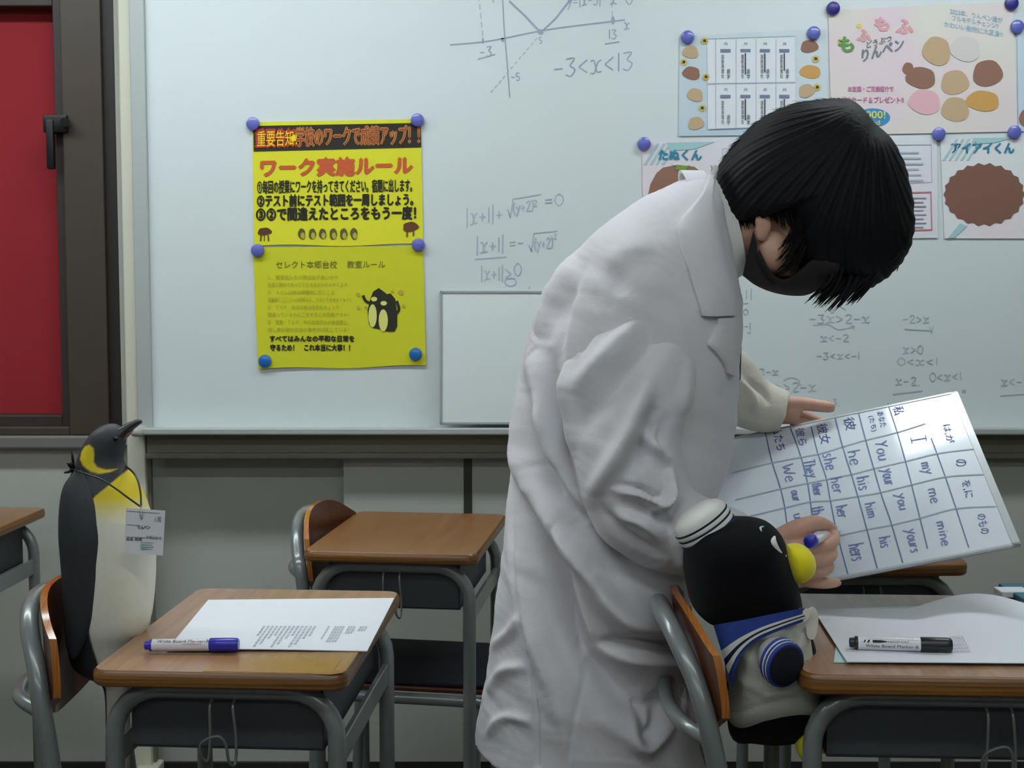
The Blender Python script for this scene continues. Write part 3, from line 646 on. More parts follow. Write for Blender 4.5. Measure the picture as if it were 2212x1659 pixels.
# small whiteboard standing in the tray
xa = aY(950, 700, YB-.03)[0]; xb = xa+.62; za = aY(960, 917, YB-.045)[2]; zb = aY(960, 627, YB-.02)[2]
sb = empty('small_whiteboard', ((xa+xb)/2, YB-.03, za), 'blank white small board with grey rim leaning in the tray behind the person', 'whiteboard')
Rm = Matrix.Translation((0, YB-.048, za)) @ Matrix.Rotation(math.radians(4.5), 4, 'X') @ Matrix.Translation((0, -(YB-.048), -za))
Rm = Matrix.Translation((0, YB-.048, za)) @ Matrix.Rotation(-math.radians(6.5), 4, 'X') @ Matrix.Translation((0, -(YB-.048), -za))
MB().box((xa+.006, YB-.05, za+.006), (xb-.006, YB-.042, zb-.006), M=Rm).build('surface', M_sboard, sb, False)
b_ = MB()
for lo, hi in (((xa, za), (xa+.006, zb)), ((xb-.006, za), (xb, zb)), ((xa, za), (xb, za+.006)), ((xa, zb-.006), (xb, zb))): b_.box((lo[0], YB-.053, lo[1]), (hi[0], YB-.04, hi[1]), .001, M=Rm)
b_.build('rim', mat('grey board rim', rgb(150, 156, 152), .4), sb, False)

# ------------------------------------------------------------ desks
def rr(wx_, wy_, r, n=6):
    p = []
    for cx, cy, a0 in ((wx_/2-r, wy_/2-r, 0), (-wx_/2+r, wy_/2-r, 90), (-wx_/2+r, -wy_/2+r, 180), (wx_/2-r, -wy_/2+r, 270)):
        for k in range(n+1): a = math.radians(a0+90*k/n); p.append((cx+r*math.cos(a), cy+r*math.sin(a)))
    return p
def desk(x, y, rz, zt, wx_, wy_, label, m_top, th=.024, hooks=True):
    e = empty('school_desk', (x, y, 0), label, 'desk', 'wooden topped school desks', math.radians(rz))
    prof = [(-.0045, -th), (-.001, -th+.003), (0, -th/2), (-.001, -.004), (-.005, 0)]
    rings = []
    base = rr(wx_, wy_, .028)
    for off, dz in prof:
        s = rr(wx_+2*off, wy_+2*off, .028+off); rings.append([(p[0], p[1], zt+dz) for p in s])
    V, Fc = loft(rings)
    mb = MB(); mb.add(V, Fc[:-2]+[Fc[-2]], 1); mb.add(rings[-1], [tuple(range(len(rings[-1])))], 0)
    mb.build('tabletop', [m_top, M_edge], e, True, False)
    r = .0135; ix = wx_/2-.022; iy = wy_/2-.045; z1 = zt-th-r
    for s in (-1, 1):
        R_ = .07; pts = [(-ix, s*iy, 0)] + [(-ix, s*iy, z1-R_-.3), (-ix, s*iy, z1-R_)]
        for k in range(1, 7): a = math.radians(15*k); pts.append((-ix+R_-R_*math.cos(a), s*iy, z1-R_+R_*math.sin(a)))
        pts += [(-a, b, c) for a, b, c in reversed(pts)]
        MB().tube(pts, r, 14).build('leg_frame', M_tube, e, True, False)
    for s in (-1, 1):
        MB().box((s*ix-.005, -iy, zt-.155), (s*ix+.005, iy, zt-.118), .002).build('side_rail', M_tube, e, False, False)
        MB().box((s*ix-.008, -iy, .09), (s*ix+.008, iy, .12), .003).build('foot_rail', M_tube, e, False, False)
    b_ = MB(); bx = ix-.022; by = iy-.012; zl = zt-th-.105
    b_.box((-bx, -by, zl), (bx, by, zl+.004)); b_.box((-bx, -by, zl), (-bx+.003, by, zt-th-.001)) if False else None
    b_.box((bx-.003, -by, zl), (bx, by, zt-th-.001)); b_.box((-bx, -by, zl), (bx, -by+.003, zt-th-.001)); b_.box((-bx, by-.003, zl), (bx, by, zt-th-.001))
    b_.build('book_box', M_tubed, e, False, False)
    if hooks:
        hy = -iy-.018; z0 = zt-th-.005; zb_ = zl+.014
        for s in (-1, 1):
            pass
        w_ = .017
        pts = [(-w_, hy+.012, z0-.02), (-w_, hy, z0-.03), (-w_, hy, zb_+.015), (-w_-.003, hy-.002, zb_-.02), (-w_-.01, hy-.012, zb_-.012), (-w_-.008, hy-.018, zb_+.01), (0, hy-.022, zb_+.022), (w_-.006, hy-.02, zb_+.01), (w_-.003, hy-.014, zb_-.018), (w_+.003, hy-.004, zb_-.024), (w_+.004, hy, zb_+.01), (w_, hy, z0-.03), (w_, hy+.012, z0-.02)]
        MB().tube(pts, .0022, 8, 5).build('bag_hook', mat('wire hook', rgb(140, 144, 140), .3, .6), e, True, False)
    return e
d1 = desk(-.4025, 2.203, -4, .770, .374, .537, 'school desk with a worksheet and blue marker, in front of the tall penguin figure', M_top)
MB().add([(.187-.003+a, -.2685+b, c) for a, b, c in [(-.05, .006, .7704), (-.02, .002, .7708), (-.004, .012, .771), (-.004, .03, .7712), (-.012, .022, .7716), (-.03, .012, .7714)]], [(0, 1, 2, 3, 4, 5)]).build('worn_corner', mat('bare wood', rgb(150, 104, 40), .7), d1, False, False)
b_ = MB(); b_.box((-.02, -.2605, .7702), (.165, -.185, .7706)); b_.build('worn_patch', mat('worn amber laminate', rgb(158, 116, 62), .25, noise=.06, nscale=40), d1, False, False)
d2 = desk(-.222, 3.045, -7, .770, .365, .50, 'empty amber topped school desk near the whiteboard with its own chair', M_top2, .022)
d3 = desk(-1.335, 3.13, -3, .770, .374, .50, 'school desk cut off by the left edge of the picture', M_top2, .022)
# right front desk
nl = aZ(1752, 1466, .790)
d4 = desk(nl[0]+.28, nl[1]+.252, -3, .790, .55, .50, 'nearest right desk with papers and a black marker, beside the plush penguin', M_top, .028)
nr = aZ(2092, 1218, .775)
d5 = desk(nr[0]-.187, nr[1]+.25, 2, .775, .374, .50, 'mostly hidden dark edged desk behind the hand held whiteboard', mat('dark desk laminate', rgb(92, 62, 44), .3), .026)

# ------------------------------------------------------------ chairs
def chair(x, y, rz, label, lean=.06, zs=.44, wid=.36, ztop=.865, cu=.030):
    e = empty('school_chair', (x, y, 0), label, 'chair', 'grey tube framed plywood school chairs', math.radians(rz))
    hw = wid/2
    def bx(z): return -lean*max(0, (z-.62))/.22
    def cv(t): return -cu*(1-(abs(t))**2.2)
    V = []; nu, nv = 28, 12; zc = ztop-.10; hh = .10
    for side, dx in ((0, 0), (1, -.011)):
        for j in range(nv+1):
            v = -1+2*j/nv
            for i in range(nu+1):
                u = -1+2*i/nu
                k = (1-abs(v)**3.2)**(1/3.2) if abs(v) < 1 else 0
                k = .86+.14*k
                uu = u*k; zz = zc+hh*v*(1-.40*abs(u)**2.6)+(.012*abs(u)**2 if v < 0 else 0)
                V.append((bx(zz)+cv(uu)+dx, uu*hw, zz))
    n = (nu+1)*(nv+1); I = lambda i, j, s=0: s*n+j*(nu+1)+i; fr = []; rim = []
    for j in range(nv):
        for i in range(nu): fr.append((I(i, j), I(i+1, j), I(i+1, j+1), I(i, j+1))); fr.append((I(i, j, 1), I(i, j+1, 1), I(i+1, j+1, 1), I(i+1, j, 1)))
    rm = [(i, 0) for i in range(nu)]+[(nu, j) for j in range(nv)]+[(i, nv) for i in range(nu, 0, -1)]+[(0, j) for j in range(nv, 0, -1)]
    for k in range(len(rm)): a = rm[k]; b = rm[(k+1) % len(rm)]; rim.append((I(*a), I(*a, 1), I(*b, 1), I(*b)))
    mb = MB(); mb.add(V, fr, 0); mb.f += rim; mb.mi += [1]*len(rim)
    mb.build('backrest', [M_ply, M_plye2], e, True, False)
    r = .0142; o = -.011-r
    dzt = ztop-.865
    pts = [(-.02, -hw+.01, 0), (.02+o, -hw+.01, zs-.03), (.0+o, -hw+.012, .6), (bx(.70)+cv(.9)+o, -hw+.016, .70), (bx(.77)+cv(.8)+o, -hw+.035, .765+dzt), (bx(.82)+cv(.55)+o-.002, -hw*.58, .812+dzt), (bx(.85)+cv(.3)+o-.004, -hw*.3, .836+dzt), (bx(.86)+cv(0)+o-.004, 0, .842+dzt)]
    pts += [(a, -b, c) for a, b, c in reversed(pts[:-1])]
    MB().tube(pts, r, 14, 5).build('back_frame', M_tube, e, True, False)
    pts = [(bx(.7)+cv(.9)+o, -hw+.02, .69), (cv(.6)+o-.03, -hw*.6, .70), (cv(0)+o-.03, 0, .70), (cv(.6)+o-.03, hw*.6, .70), (bx(.7)+cv(.9)+o, hw-.02, .69)]
    MB().tube(pts, r*.8, 12, 5).build('cross_tube', M_tube, e, True, False)
    sw = hw-.005
    pts = [(0, -sw, zs-.03), (.3, -sw, zs-.03), (.355, -sw+.01, zs-.035), (.375, -sw+.06, zs-.035), (.375, sw-.06, zs-.035), (.355, sw-.01, zs-.035), (.3, sw, zs-.03), (0, sw, zs-.03)]
    MB().tube(pts, .0125, 12, 4).build('seat_frame', M_tube, e, True, False)
    for s in (-1, 1): MB().tube([(.34, s*sw, zs-.03), (.35, s*sw, 0)], .0125, 12).build('leg', M_tube, e, True, False)
    b_ = MB(); b_.box((-.01, -sw+.004, zs-.017), (.385, sw-.004, zs-.005), .004); b_.build('seat', M_ply, e, False, False)
    return e
M_plye2 = mat('layered plywood rim', rgb(176, 108, 44), .18, noise=.35, nscale=1, coat=.6, stretch=(420, 12, 12))
c1 = chair(-.652, 2.165, 0, 'school chair holding the tall penguin figure', .010, ztop=.855, cu=.054)
c2p = aY(650, 1200, 2.87)
c2 = chair(-.386, 3.095, -10, 'school chair with a thin black cushion, tucked under the middle amber desk', .02, zs=.47, ztop=.825)
c3 = chair(.318, 2.035, 0, 'school chair in front of the person holding the plush penguin', .035, wid=.35)
b_ = MB(); b_.box((-.005, -.168, .4655), (.385, .168, .476), .004, 3)
bag = tag(b_.build('seat_cushion', mat('black navy fabric', rgb(14, 18, 30), .85), None, True), 'thin black cushion lying on the seat of the middle chair', 'cushion')
bag.location = (-.386, 3.095, 0); bag.rotation_euler = (0, 0, math.radians(-10))

# ------------------------------------------------------------ papers and markers
def sheet(name, quad_px, z, label, m, cat='paper', bulge=None, th=.0012, n=20):
    tl, tr, br, bl = [aZ(*q, z) for q in quad_px]; V = []; W = []
    for j in range(n+1):
        for i in range(n+1):
            u, v = i/n, j/n; p = (tl*(1-u)+tr*u)*(1-v)+(bl*(1-u)+br*u)*v
            dz = bulge(u, v) if bulge else 0
            V.append(p+np.array([0, 0, dz+th])); W.append(p+np.array([0, 0, dz]))
    N = len(V); I = lambda i, j: j*(n+1)+i; Fc = []
    for j in range(n):
        for i in range(n): Fc.append((I(i, j), I(i, j+1), I(i+1, j+1), I(i+1, j))); Fc.append((N+I(i, j), N+I(i+1, j), N+I(i+1, j+1), N+I(i, j+1)))
    rim = [I(i, 0) for i in range(n)]+[I(n, j) for j in range(n)]+[I(i, n) for i in range(n, 0, -1)]+[I(0, j) for j in range(n, 0, -1)]
    for k in range(len(rim)): a, b = rim[k], rim[(k+1) % len(rim)]; Fc.append((a, b, N+b, N+a))
    c = (tl+br)/2
    e = empty(name, (c[0], c[1], z), label, cat)
    MB().add(V+W, Fc).build('sheet', m, e, True)
    def fn(u, v):
        p = (tl*(1-u)+tr*u)*(1-v)+(bl*(1-u)+br*u)*v; return p+np.array([0, 0, th+.0006+(bulge(u, v) if bulge else 0)])
    return e, fn
M_gtext = mat('grey toner print', rgb(176, 180, 188), .8)
e, f = sheet('worksheet', [(450, 1297), (852, 1293), (793, 1406), (360, 1405)], .7715, 'white printed worksheet lying on the left desk under the blue marker', M_paper, bulge=lambda u, v: .0015*math.sin(u*4)*v)
def tw(mb):
    for k in range(11): put_text(mb, '次の文章を読んで後の問いに答えなさい', .36+k*.026, .86-.02*(k % 4), .009, -.34+.03*(k % 4), f)
    for k in range(4): put_text(mb, '問一二三四', .70+k*.06, .86-.04*(k % 2), .022+.02*(k % 2), -.3, f)
def colmap(mb):
    for k in range(13):
        x = .40+k*.022; y0 = .58; L_ = .24+.06*((k*7) % 4)
        for j in range(int(L_/.05)): put_poly(mb, [(x, y0+j*.05), (x+.011, y0+j*.05), (x+.011, y0+j*.05+.036), (x, y0+j*.05+.036)], f)
    for cx, nn, hh in [(.735, 1, .3), (.77, 4, .34), (.84, 3, .16), (.84, 2, .0), (.90, 3, .14)]:
        for k in range(nn):
            for j in range(int(hh/.05)): put_poly(mb, [(cx+k*.014, .58+j*.05), (cx+k*.014+.009, .58+j*.05), (cx+k*.014+.009, .58+j*.05+.036), (cx+k*.014, .58+j*.05+.036)], f)
part(e, 'printed_text', colmap, M_gtext)
bz = .7905
e, f = sheet('mint_paper', [(1816, 1315), (2330, 1300), (2330, 1434), (1801, 1432)], bz, 'mint green sheet peeping out beneath the white papers on the right desk', M_mint)
def bul(u, v):
    return .0016+.024*max(0, math.sin((u-.36)/.5*math.pi/1.0))**1.2*(1-v)**1.3*(u > .36)*(u < .86) if u > .36 else .0016
e, f = sheet('handout_papers', [(1756, 1319), (2330, 1316), (2330, 1437), (1829, 1433)], bz+.002, 'white printed handout with a lifted wavy edge on the right desk', M_paper, bulge=bul, n=40)
def tw2(mb):
    for k in range(22):
        x = .27+k*.012
        for j in range(5): put_poly(mb, [(x+j*.004, .62+j*.05), (x+.007+j*.004, .62+j*.05), (x+.007+j*.004, .62+j*.05+.036), (x+j*.004, .62+j*.05+.036)], f)
part(e, 'printed_text', tw2, mat('pale toner print', rgb(196, 198, 204), .8))
p = aZ(2150, 1283, .7925); q = aZ(2205, 1286, .7925)
tag(MB().box((p[0], p[1]-.03, .7925), (q[0]+.01, p[1]+.01, .803), .002).build('eraser', M_paper, None, False), 'white rectangular eraser at the far edge of the right desk', 'eraser')
p = aZ(2212, 1300, .7925)
tag(MB().box((p[0]-.008, p[1]-.02, .792), (p[0]+.08, p[1]+.10, .802), .002).build('notebook', mat('teal cover', rgb(36, 104, 126), .5), None, False), 'teal covered notebook at the right edge of the picture', 'notebook')

def marker(A, B, r, label, m_cap, text, flip=False, capfrac=.30, mt=None, pictogram=False, tail=.5):
    """A = tail end, B = cap end"""
    A = np.array(A, float); B = np.array(B, float); d = B-A; Lm = np.linalg.norm(d); d /= Lm
    side = np.cross(d, [0, 0, 1]); side /= np.linalg.norm(side); up = np.cross(side, d)
    e = empty('whiteboard_marker', tuple((A+B)/2), label, 'marker')
    def body(prof, name, m):
        V, Fc = lathe(prof, 28); V = [A+d*v[2]+side*v[0]+up*v[1] for v in V]; return MB().add(V, Fc).build(name, m, e, True)
    global barrel; barrel = body([(r, .012), (r, Lm*(1-capfrac))], 'barrel', M_mwhite)
    body([(r*.55, 0), (r*.72, .001), (r*.75, .007), (r*.97, .008), (r*1.0, .012)], 'tail_plug', m_cap)
    body([(r*.93, Lm*(1-capfrac)-.002), (r*1.1, Lm*(1-capfrac)), (r*1.12, Lm-.01), (r*1.05, Lm-.002), (r*.85, Lm)], 'cap', m_cap)
    def fn(s, t):  # s along from tail (m), t angle (rad) towards the viewer from the top
        a = t; return A+d*s+(side*math.sin(a)+up*math.cos(a))*(r+.0003)
    sgn = 1
    def txt(mb, s, s0, s1, t0, t1):
        v, fcs = text2d(s); mn = v.min(0); mx = v.max(0); q = (v-mn)/(mx-mn)
        if flip: q = 1-q
        mb.add([fn(s0+(s1-s0)*a, t1+(t0-t1)*b) for a, b in q], fcs)
    return e, fn, txt
# left: blue marker on desk
A = aZ(313, 1407, .7716); B = aZ(516, 1408, .7716); r = .0092
A[2] += r; B[2] = A[2]+.002
e, fn, txt = marker(A, B, r, 'blue capped white barrel marker lying on the left desk', M_mblue, 'x')
mb = MB(); txt(mb, 'White Board Marker-B', .02, .098, .35, .95); txt(mb, 'PILOT', 0, 0.0001, 0, .0001) if False else None
mb.build('barrel_lettering', M_ink, barrel, False)
mb = MB(); txt(mb, 'refillable', .058, .088, 1.05, 1.3); mb.build('small_lettering', M_inkr, barrel, False)
# right: black marker
A = aZ(1834, 1404, bz+.0035); B = aZ(2056, 1412, bz+.0035); r = .0098
A[2] = bz+.0036+r+.0012; B[2] = A[2]+.001
M_mblk = mat('marker black', rgb(26, 27, 32), .35, coat=.2)
e, fn, txt = marker(A, B, r, 'black capped white barrel marker lying on the right desk papers', M_mblk, 'x')
mb = MB(); txt(mb, 'BULLET POINT', .057, .083, .95, 1.2); txt(mb, 'White Board Marker-B', .022, .096, 1.5, 1.95)
mb.build('barrel_lettering', M_ink, barrel, False)
mb = MB(); txt(mb, 'refillable xylene-free nontoxic low odour ink', .024, .09, .35, .5); txt(mb, 'keep cap on tight after use on whiteboard only', .024, .09, .58, .73); mb.build('small_lettering', mat('grey small print', rgb(150, 152, 158), .6), barrel, False)
mb = MB()
def pg(poly): mb.add([fn(a, b) for a, b in poly], [tuple(range(len(poly)))])
pg([(.032, .85), (.042, .85), (.048, .93), (.052, 1.0), (.052, 1.12), (.048, 1.18), (.042, 1.26), (.032, 1.26)]); pg([(.053, 1.0), (.057, 1.06), (.053, 1.12)])
pg([(.026, .85), (.029, .85), (.027, 1.26), (.024, 1.26)]); pg([(.021, .85), (.023, .85), (.021, 1.26), (.019, 1.26)])
mb.build('nib_pictogram', M_ink, barrel, False)

# ------------------------------------------------------------ hand held whiteboard
TR = aY(2068, 845, 2.45); BR = aY(2205, 1175, 2.15); 
ex = TR-BR; ex /= np.linalg.norm(ex)          # along the short edge, upwards
BLp = aY(1800, 1250, 2.19); ey = BLp-BR; ey -= ex*(ey@ex); ey /= np.linalg.norm(ey)   # along the long edge, to the left
nn = np.cross(ex, ey); nn = nn if nn[1] < 0 else -nn
hw_ = np.linalg.norm(TR-BR); hl = .475
hb = empty('handheld_whiteboard', tuple((TR+BR)/2+ey*hl/2), 'hand held white board with a hand written pronoun table, written on by the person', 'whiteboard')
def hbp(u, v, o=0): return BR+ex*u+ey*v+nn*o
def slab(u0, u1, v0, v1, o0, o1):
    P = [hbp(a, b, c) for c in (o0, o1) for a, b in ((u0, v0), (u1, v0), (u1, v1), (u0, v1))]
    return P, [(0, 1, 2, 3), (7, 6, 5, 4), (0, 4, 5, 1), (1, 5, 6, 2), (2, 6, 7, 3), (3, 7, 4, 0)]
hs = MB().add(*slab(.004, hw_-.004, .012, hl, -.004, 0)).build('surface', M_hboard, hb, False)
MB().add(*slab(0, hw_, 0, hl+.004, -.006, -.0042)).build('backing', mat('grey backing', rgb(120, 122, 124), .5), hb, False)
b_ = MB()
for q in ((0, hw_, 0, .012), (0, .004, 0, hl), (hw_-.004, hw_, 0, hl)): b_.add(*slab(*q, -.0042, .0012))
b_.build('clear_rim', mat('pale plastic rim', rgb(190, 194, 196), .25, coat=.5), hb, False)
fH = lambda x, y: aPl(x, y, BR+nn*.0006, nn)
Z = lambda pts: [(1560+a/3.19, 780+b/3.19) for a, b in pts]
def hv(mb):
    for q in ([(1440, 530), (1560, 860), (1700, 1285)], [(1140, 290), (1215, 520), (1300, 830), (1415, 1290)], [(935, 340), (985, 530), (1045, 740), (1100, 930), (1160, 1100), (1245, 1390)], [(775, 375), (830, 590), (890, 780), (940, 950), (1000, 1170), (1070, 1430)], [(612, 450), (660, 640), (715, 800), (745, 960), (795, 1200), (870, 1480)], [(470, 460), (540, 650), (590, 850), (620, 1060)], [(290, 460), (340, 680), (400, 870), (430, 1000), (447, 1130)]): put_stroke(mb, Z(q), 2.6, fH)
def hh(mb):
    for q in ([(70, 770), (340, 700), (660, 640), (830, 590), (985, 545), (1210, 490), (1400, 430)], [(90, 955), (400, 880), (590, 840), (890, 780), (1045, 740), (1265, 690), (1490, 635), (1730, 605)], [(180, 1070), (430, 1010), (600, 970), (745, 960), (940, 930), (1090, 905), (1310, 850), (1550, 795), (1800, 780)], [(790, 1205), (1000, 1160), (1160, 1130), (1370, 1080), (1610, 1015), (1885, 1000)]): put_stroke(mb, Z(q), 2.4, fH)
part(hs, 'ruled_columns', hv, M_pennv); part(hs, 'ruled_rows', hh, M_penll)
D = (.235, .972); U = (.985, -.17)
def wd(s, zx, zy, length, size=20, m=M_penb, w=2.4):
    """word centred at zoom coords, written down the board"""
    cx, cy = 1560+zx/3.19, 780+zy/3.19; length /= 3.19
    mb = MB(); hand(mb, s, cx-D[0]*length/2-U[0]*size*.35, cy-D[1]*length/2-U[1]*size*.35, size, w, fH, D, U, fit=length)
    mb.build('handwritten_word', m, hs, False)
M_penh = mat('violet blue marker strokes', rgb(104, 114, 172), .5)
for s, x, y, l, z in [('I', 1340, 545, 60, 32), ('my', 1405, 740, 90, 24), ('me', 1455, 930, 110, 24), ('mine', 1520, 1190, 180, 22), ('You', 1095, 620, 140, 26), ('your', 1140, 800, 120, 26), ('you', 1235, 970, 120, 22), ('yours', 1310, 1240, 170, 24),
    ('he', 905, 670, 110, 28), ('his', 965, 845, 100, 28), ('him', 1020, 1030, 110, 24), ('his', 1115, 1250, 80, 26), ('she', 735, 695, 120, 28), ('her', 785, 860, 120, 26), ('her', 820, 1040, 90, 26), ('hers', 920, 1320, 120, 34), ('They', 600, 745, 130, 24), ('their', 650, 885, 90, 22), ('th', 650, 1030, 60, 26), ('We', 455, 775, 130, 26), ('our', 505, 930, 80, 20), ('u', 520, 1070, 40, 22)]: wd(s, x, y, l, z, M_penh)
def kana(s, zx, zy, ln, size=20, b=.7):
    cx, cy = 1560+zx/3.19, 780+zy/3.19; v, fc = text2d(s); mn = v.min(0); mx = v.max(0); q = (v-mn)/(mx-mn)-.5; mb = MB(); ln /= 3.19
    for o in ((-b/2, 0), (b/2, 0)):
        mb.add([fH(cx+D[0]*ln*a+U[0]*size*c+o[0], cy+D[1]*ln*a+U[1]*size*c) for a, c in q], fc)
    mb.build('handwritten_kana', M_penh, hs, False)
for a in [('彼', 880, 430, 90, 24), ('あなた', 1100, 400, 110, 14), ('(たち)', 1035, 430, 110, 14), ('彼女', 700, 500, 140, 24), ('私', 1215, 340, 60, 24), ('彼ら', 545, 520, 120, 20), ('私たち', 390, 530, 170, 22), ('は,が', 1560, 500, 130, 18), ('の', 1645, 700, 50, 24), ('を,に', 1690, 880, 120, 20), ('のもの', 1800, 1120, 140, 20)]: kana(*a)
# marker in the hand
A = aY(1749, 1170, 2.05); B = aPl(1812, 1143, BR+nn*.006, nn)
L0 = np.linalg.norm(B-A); dd = (B-A)/L0
hm = empty('whiteboard_marker', tuple((A+B)/2), 'blue ended marker gripped in the writing hand', 'marker')
s_ = np.cross(dd, [0, 0, 1]); s_ /= np.linalg.norm(s_); t_ = np.cross(s_, dd)
def axl(prof): V, Fc = lathe(prof, 24); return [A+dd*v[2]+s_*v[0]+t_*v[1] for v in V], Fc
MB().add(*axl([(.0085, .02), (.0085, L0-.03), (.006, L0-.02)])).build('barrel', M_mwhite, hm)
MB().add(*axl([(.003, -.002), (.0085, 0), (.0108, .005), (.0112, .012), (.0095, .021)])).build('cap', M_mblue, hm)
MB().add(*axl([(.006, L0-.021), (.004, L0-.008), (.0022, L0)])).build('nib', M_mblue, hm)

# ------------------------------------------------------------ penguin figure on the left chair
YPg = 2.17
pg = empty('penguin_figure', tuple(aY(235, 1800, YPg)*np.array([1, 1, 0])+np.array([0, 0, .437])), 'tall king penguin figure with yellow chest standing on the left chair, beak raised', 'figurine')
lv = [(915, 232, 250), (923, 214, 262), (935, 198, 272), (950, 186, 273), (970, 175, 269), (990, 167, 267), (1005, 163, 272), (1020, 160, 283), (1045, 153, 299), (1070, 146, 311), (1100, 139, 322), (1125, 136, 329), (1165, 134, 333), (1200, 135, 336), (1240, 138, 336), (1275, 140, 334), (1305, 142, 331), (1335, 143, 326), (1360, 143, 316), (1385, 145, 300), (1415, 150, 288), (1440, 160, 284), (1458, 184, 283), (1472, 212, 282), (1500, 226, 281), (1600, 228, 281), (1700, 226, 281), (1840, 220, 288)]
rings = []
for y, xl, xr in lv:
    c = aY((xl+xr)/2, y, YPg); a = (xr-xl)/2/F*YPg*1.0
    bb = a*.92 if y > 1020 else a*.80
    rings.append([(c[0]+a*math.cos(t), YPg+bb*math.sin(t), c[2]) for t in np.linspace(0, 2*math.pi, 48, endpoint=False)])
R2 = np.array(rings); R3 = cr(R2.reshape(len(R2), -1), 5).reshape(-1, 48, 3)
V, Fc = loft([list(map(tuple, r)) for r in R3])
me = MB().add(V, Fc).mesh('penguin')
me = remesh(me, .0021, 4, 'body')
co = getco(me); P = proj(np.stack([co[:, 0], np.full(len(co), YPg), co[:, 2]], 1))
blk = np.array(rgb(46, 49, 52)[:3]); wht = np.array(rgb(226, 224, 206)[:3]); yel = np.array(rgb(232, 206, 12)[:3]); lem = np.array(rgb(226, 222, 70)[:3])
belly = [(279, 1013), (262, 1030), (245, 1046), (228, 1060), (216, 1076), (207, 1102), (208, 1130), (214, 1165), (228, 1205), (229, 1230), (222, 1262), (216, 1295), (216, 1340), (222, 1380), (235, 1440), (236, 1800), (400, 1800), (400, 1100), (330, 1040), (296, 1018)]
d = sdpoly(P, belly); tB = np.clip(d/3.2+.5, 0, 1)
ygrad = np.clip((1120-P[:, 1])/55, 0, 1)
col = mix(blk[None, :].repeat(len(P), 0), mix(wht[None, :].repeat(len(P), 0), yel, ygrad), tB)
dk = np.clip((1075-P[:, 1])/60, 0, 1)*np.clip((P[:, 0]-286)/22, 0, 1)*.5*tB; col = mix(col, np.array(rgb(120, 90, 20)[:3]), dk)
patch = [(183, 974), (190, 962), (202, 957), (212, 964), (215, 978), (214, 992), (222, 1003), (240, 1009), (262, 1009), (250, 1014), (228, 1017), (208, 1012), (190, 1000), (181, 988)]
d = sdpoly(P, patch); col = mix(col, yel, np.clip(d/3.2+.5, 0, 1))
setcol(me, col)
M_pg = mat('painted resin penguin', (1, 1, 1, 1), .55, attr='Col', noise=.04, nscale=60, bump=.1, bscale=80)
link('body', me, M_pg, pg)
# beak
b_ = MB(); bk = [(aY(256, 942, YPg), .017), (aY(268, 932, YPg), .0125), (aY(284, 920, YPg), .0085), (aY(298, 912, YPg), .0062), (aY(306, 911, YPg), .0034)]
b_.tube([p for p, _ in bk], [r for _, r in bk], 16, 5, True, .8)
b_.build('beak', mat('glossy black beak', rgb(34, 36, 38), .35), pg)
b_ = MB(); b_.tube([aY(266, 951, YPg-.006), aY(276, 940, YPg-.007), aY(287, 930, YPg-.004)], [.002, .0025, .001], 8, 3); b_.build('beak_stripe', mat('dusky pink', rgb(120, 84, 84), .5), pg)
for s in (-1, 1):
    b, M_ = ellipsoid(aY(250, 948, YPg+s*.024), (.004, .003, .004)); MB().bm(b, M_).build('eye', mat('eye gloss', rgb(12, 12, 12), .1), pg)
    fl = [(176, 1010, .006, .004), (176, 1040, .020, .008), (184, 1080, .030, .012), (190, 1140, .034, .014), (192, 1205, .032, .014), (190, 1270, .027, .012), (184, 1330, .021, .010), (178, 1380, .012, .007), (176, 1400, .004, .004)]
    rg = []
    for x, y, a, t in fl:
        dy = .030+.022*min(1, max(0, (y-1010)/110))**.7
        c = aY(x+8, y, YPg); c[1] = YPg+s*dy*1.12
        rg.append([(c[0]+a*math.cos(k), c[1]+t*math.sin(k), c[2]) for k in np.linspace(0, 2*math.pi, 20, endpoint=False)])
    rg = cr(np.array(rg).reshape(len(rg), -1), 4).reshape(-1, 20, 3)
    V, Fc = loft([list(map(tuple, r)) for r in rg]); MB().add(V, Fc).build('flipper', mat('black painted flipper', rgb(42, 45, 49), .6, noise=.1, nscale=60), pg)
    b, M_ = ellipsoid((aY(262, 1760, YPg)[0], YPg+s*.03, .456), (.045, .022, .014)); MB().bm(b, M_).build('foot', mat('dark foot', rgb(40, 36, 32), .6), pg)
# cord with bow, and card
tagp = empty('name_tag', tuple(aY(305, 1100, YPg-.07)), 'small white printed card hanging on a black cord round the penguin figure neck', 'tag')
rr_ = lambda pts: [aY(*p) for p in pts]
mb = MB(); mb.tube(rr_([(158, 1014, YPg-.03), (180, 1022, YPg-.054), (215, 1034, YPg-.066), (245, 1052, YPg-.070), (275, 1074, YPg-.074), (303, 1094, YPg-.074)]), .0015, 8, 4)
mb.tube(rr_([(158, 1014, YPg-.03), (155, 1013, YPg), (160, 1010, YPg+.03), (190, 1006, YPg+.056), (230, 1006, YPg+.05), (262, 1006, YPg+.02), (277, 1011, YPg-.012), (294, 1030, YPg-.04), (303, 1060, YPg-.062), (305, 1094, YPg-.074)]), .0015, 8, 4)
mb.tube(rr_([(160, 1013, YPg-.02), (150, 1018, YPg-.03), (139, 1021, YPg-.03)]), [.0016, .003, .0016], 8, 3); mb.tube(rr_([(160, 1013, YPg-.02), (157, 990, YPg-.03), (154, 972, YPg-.03)]), [.0016, .0022, .0005], 8, 3)
mb.tube(rr_([(160, 1013, YPg-.02), (154, 1030, YPg-.03), (145, 1045, YPg-.03)]), [.0016, .0024, .0005], 8, 3); mb.tube(rr_([(158, 1014, YPg-.02), (148, 1000, YPg-.025), (158, 1004, YPg-.03)]), .003, 8, 3)
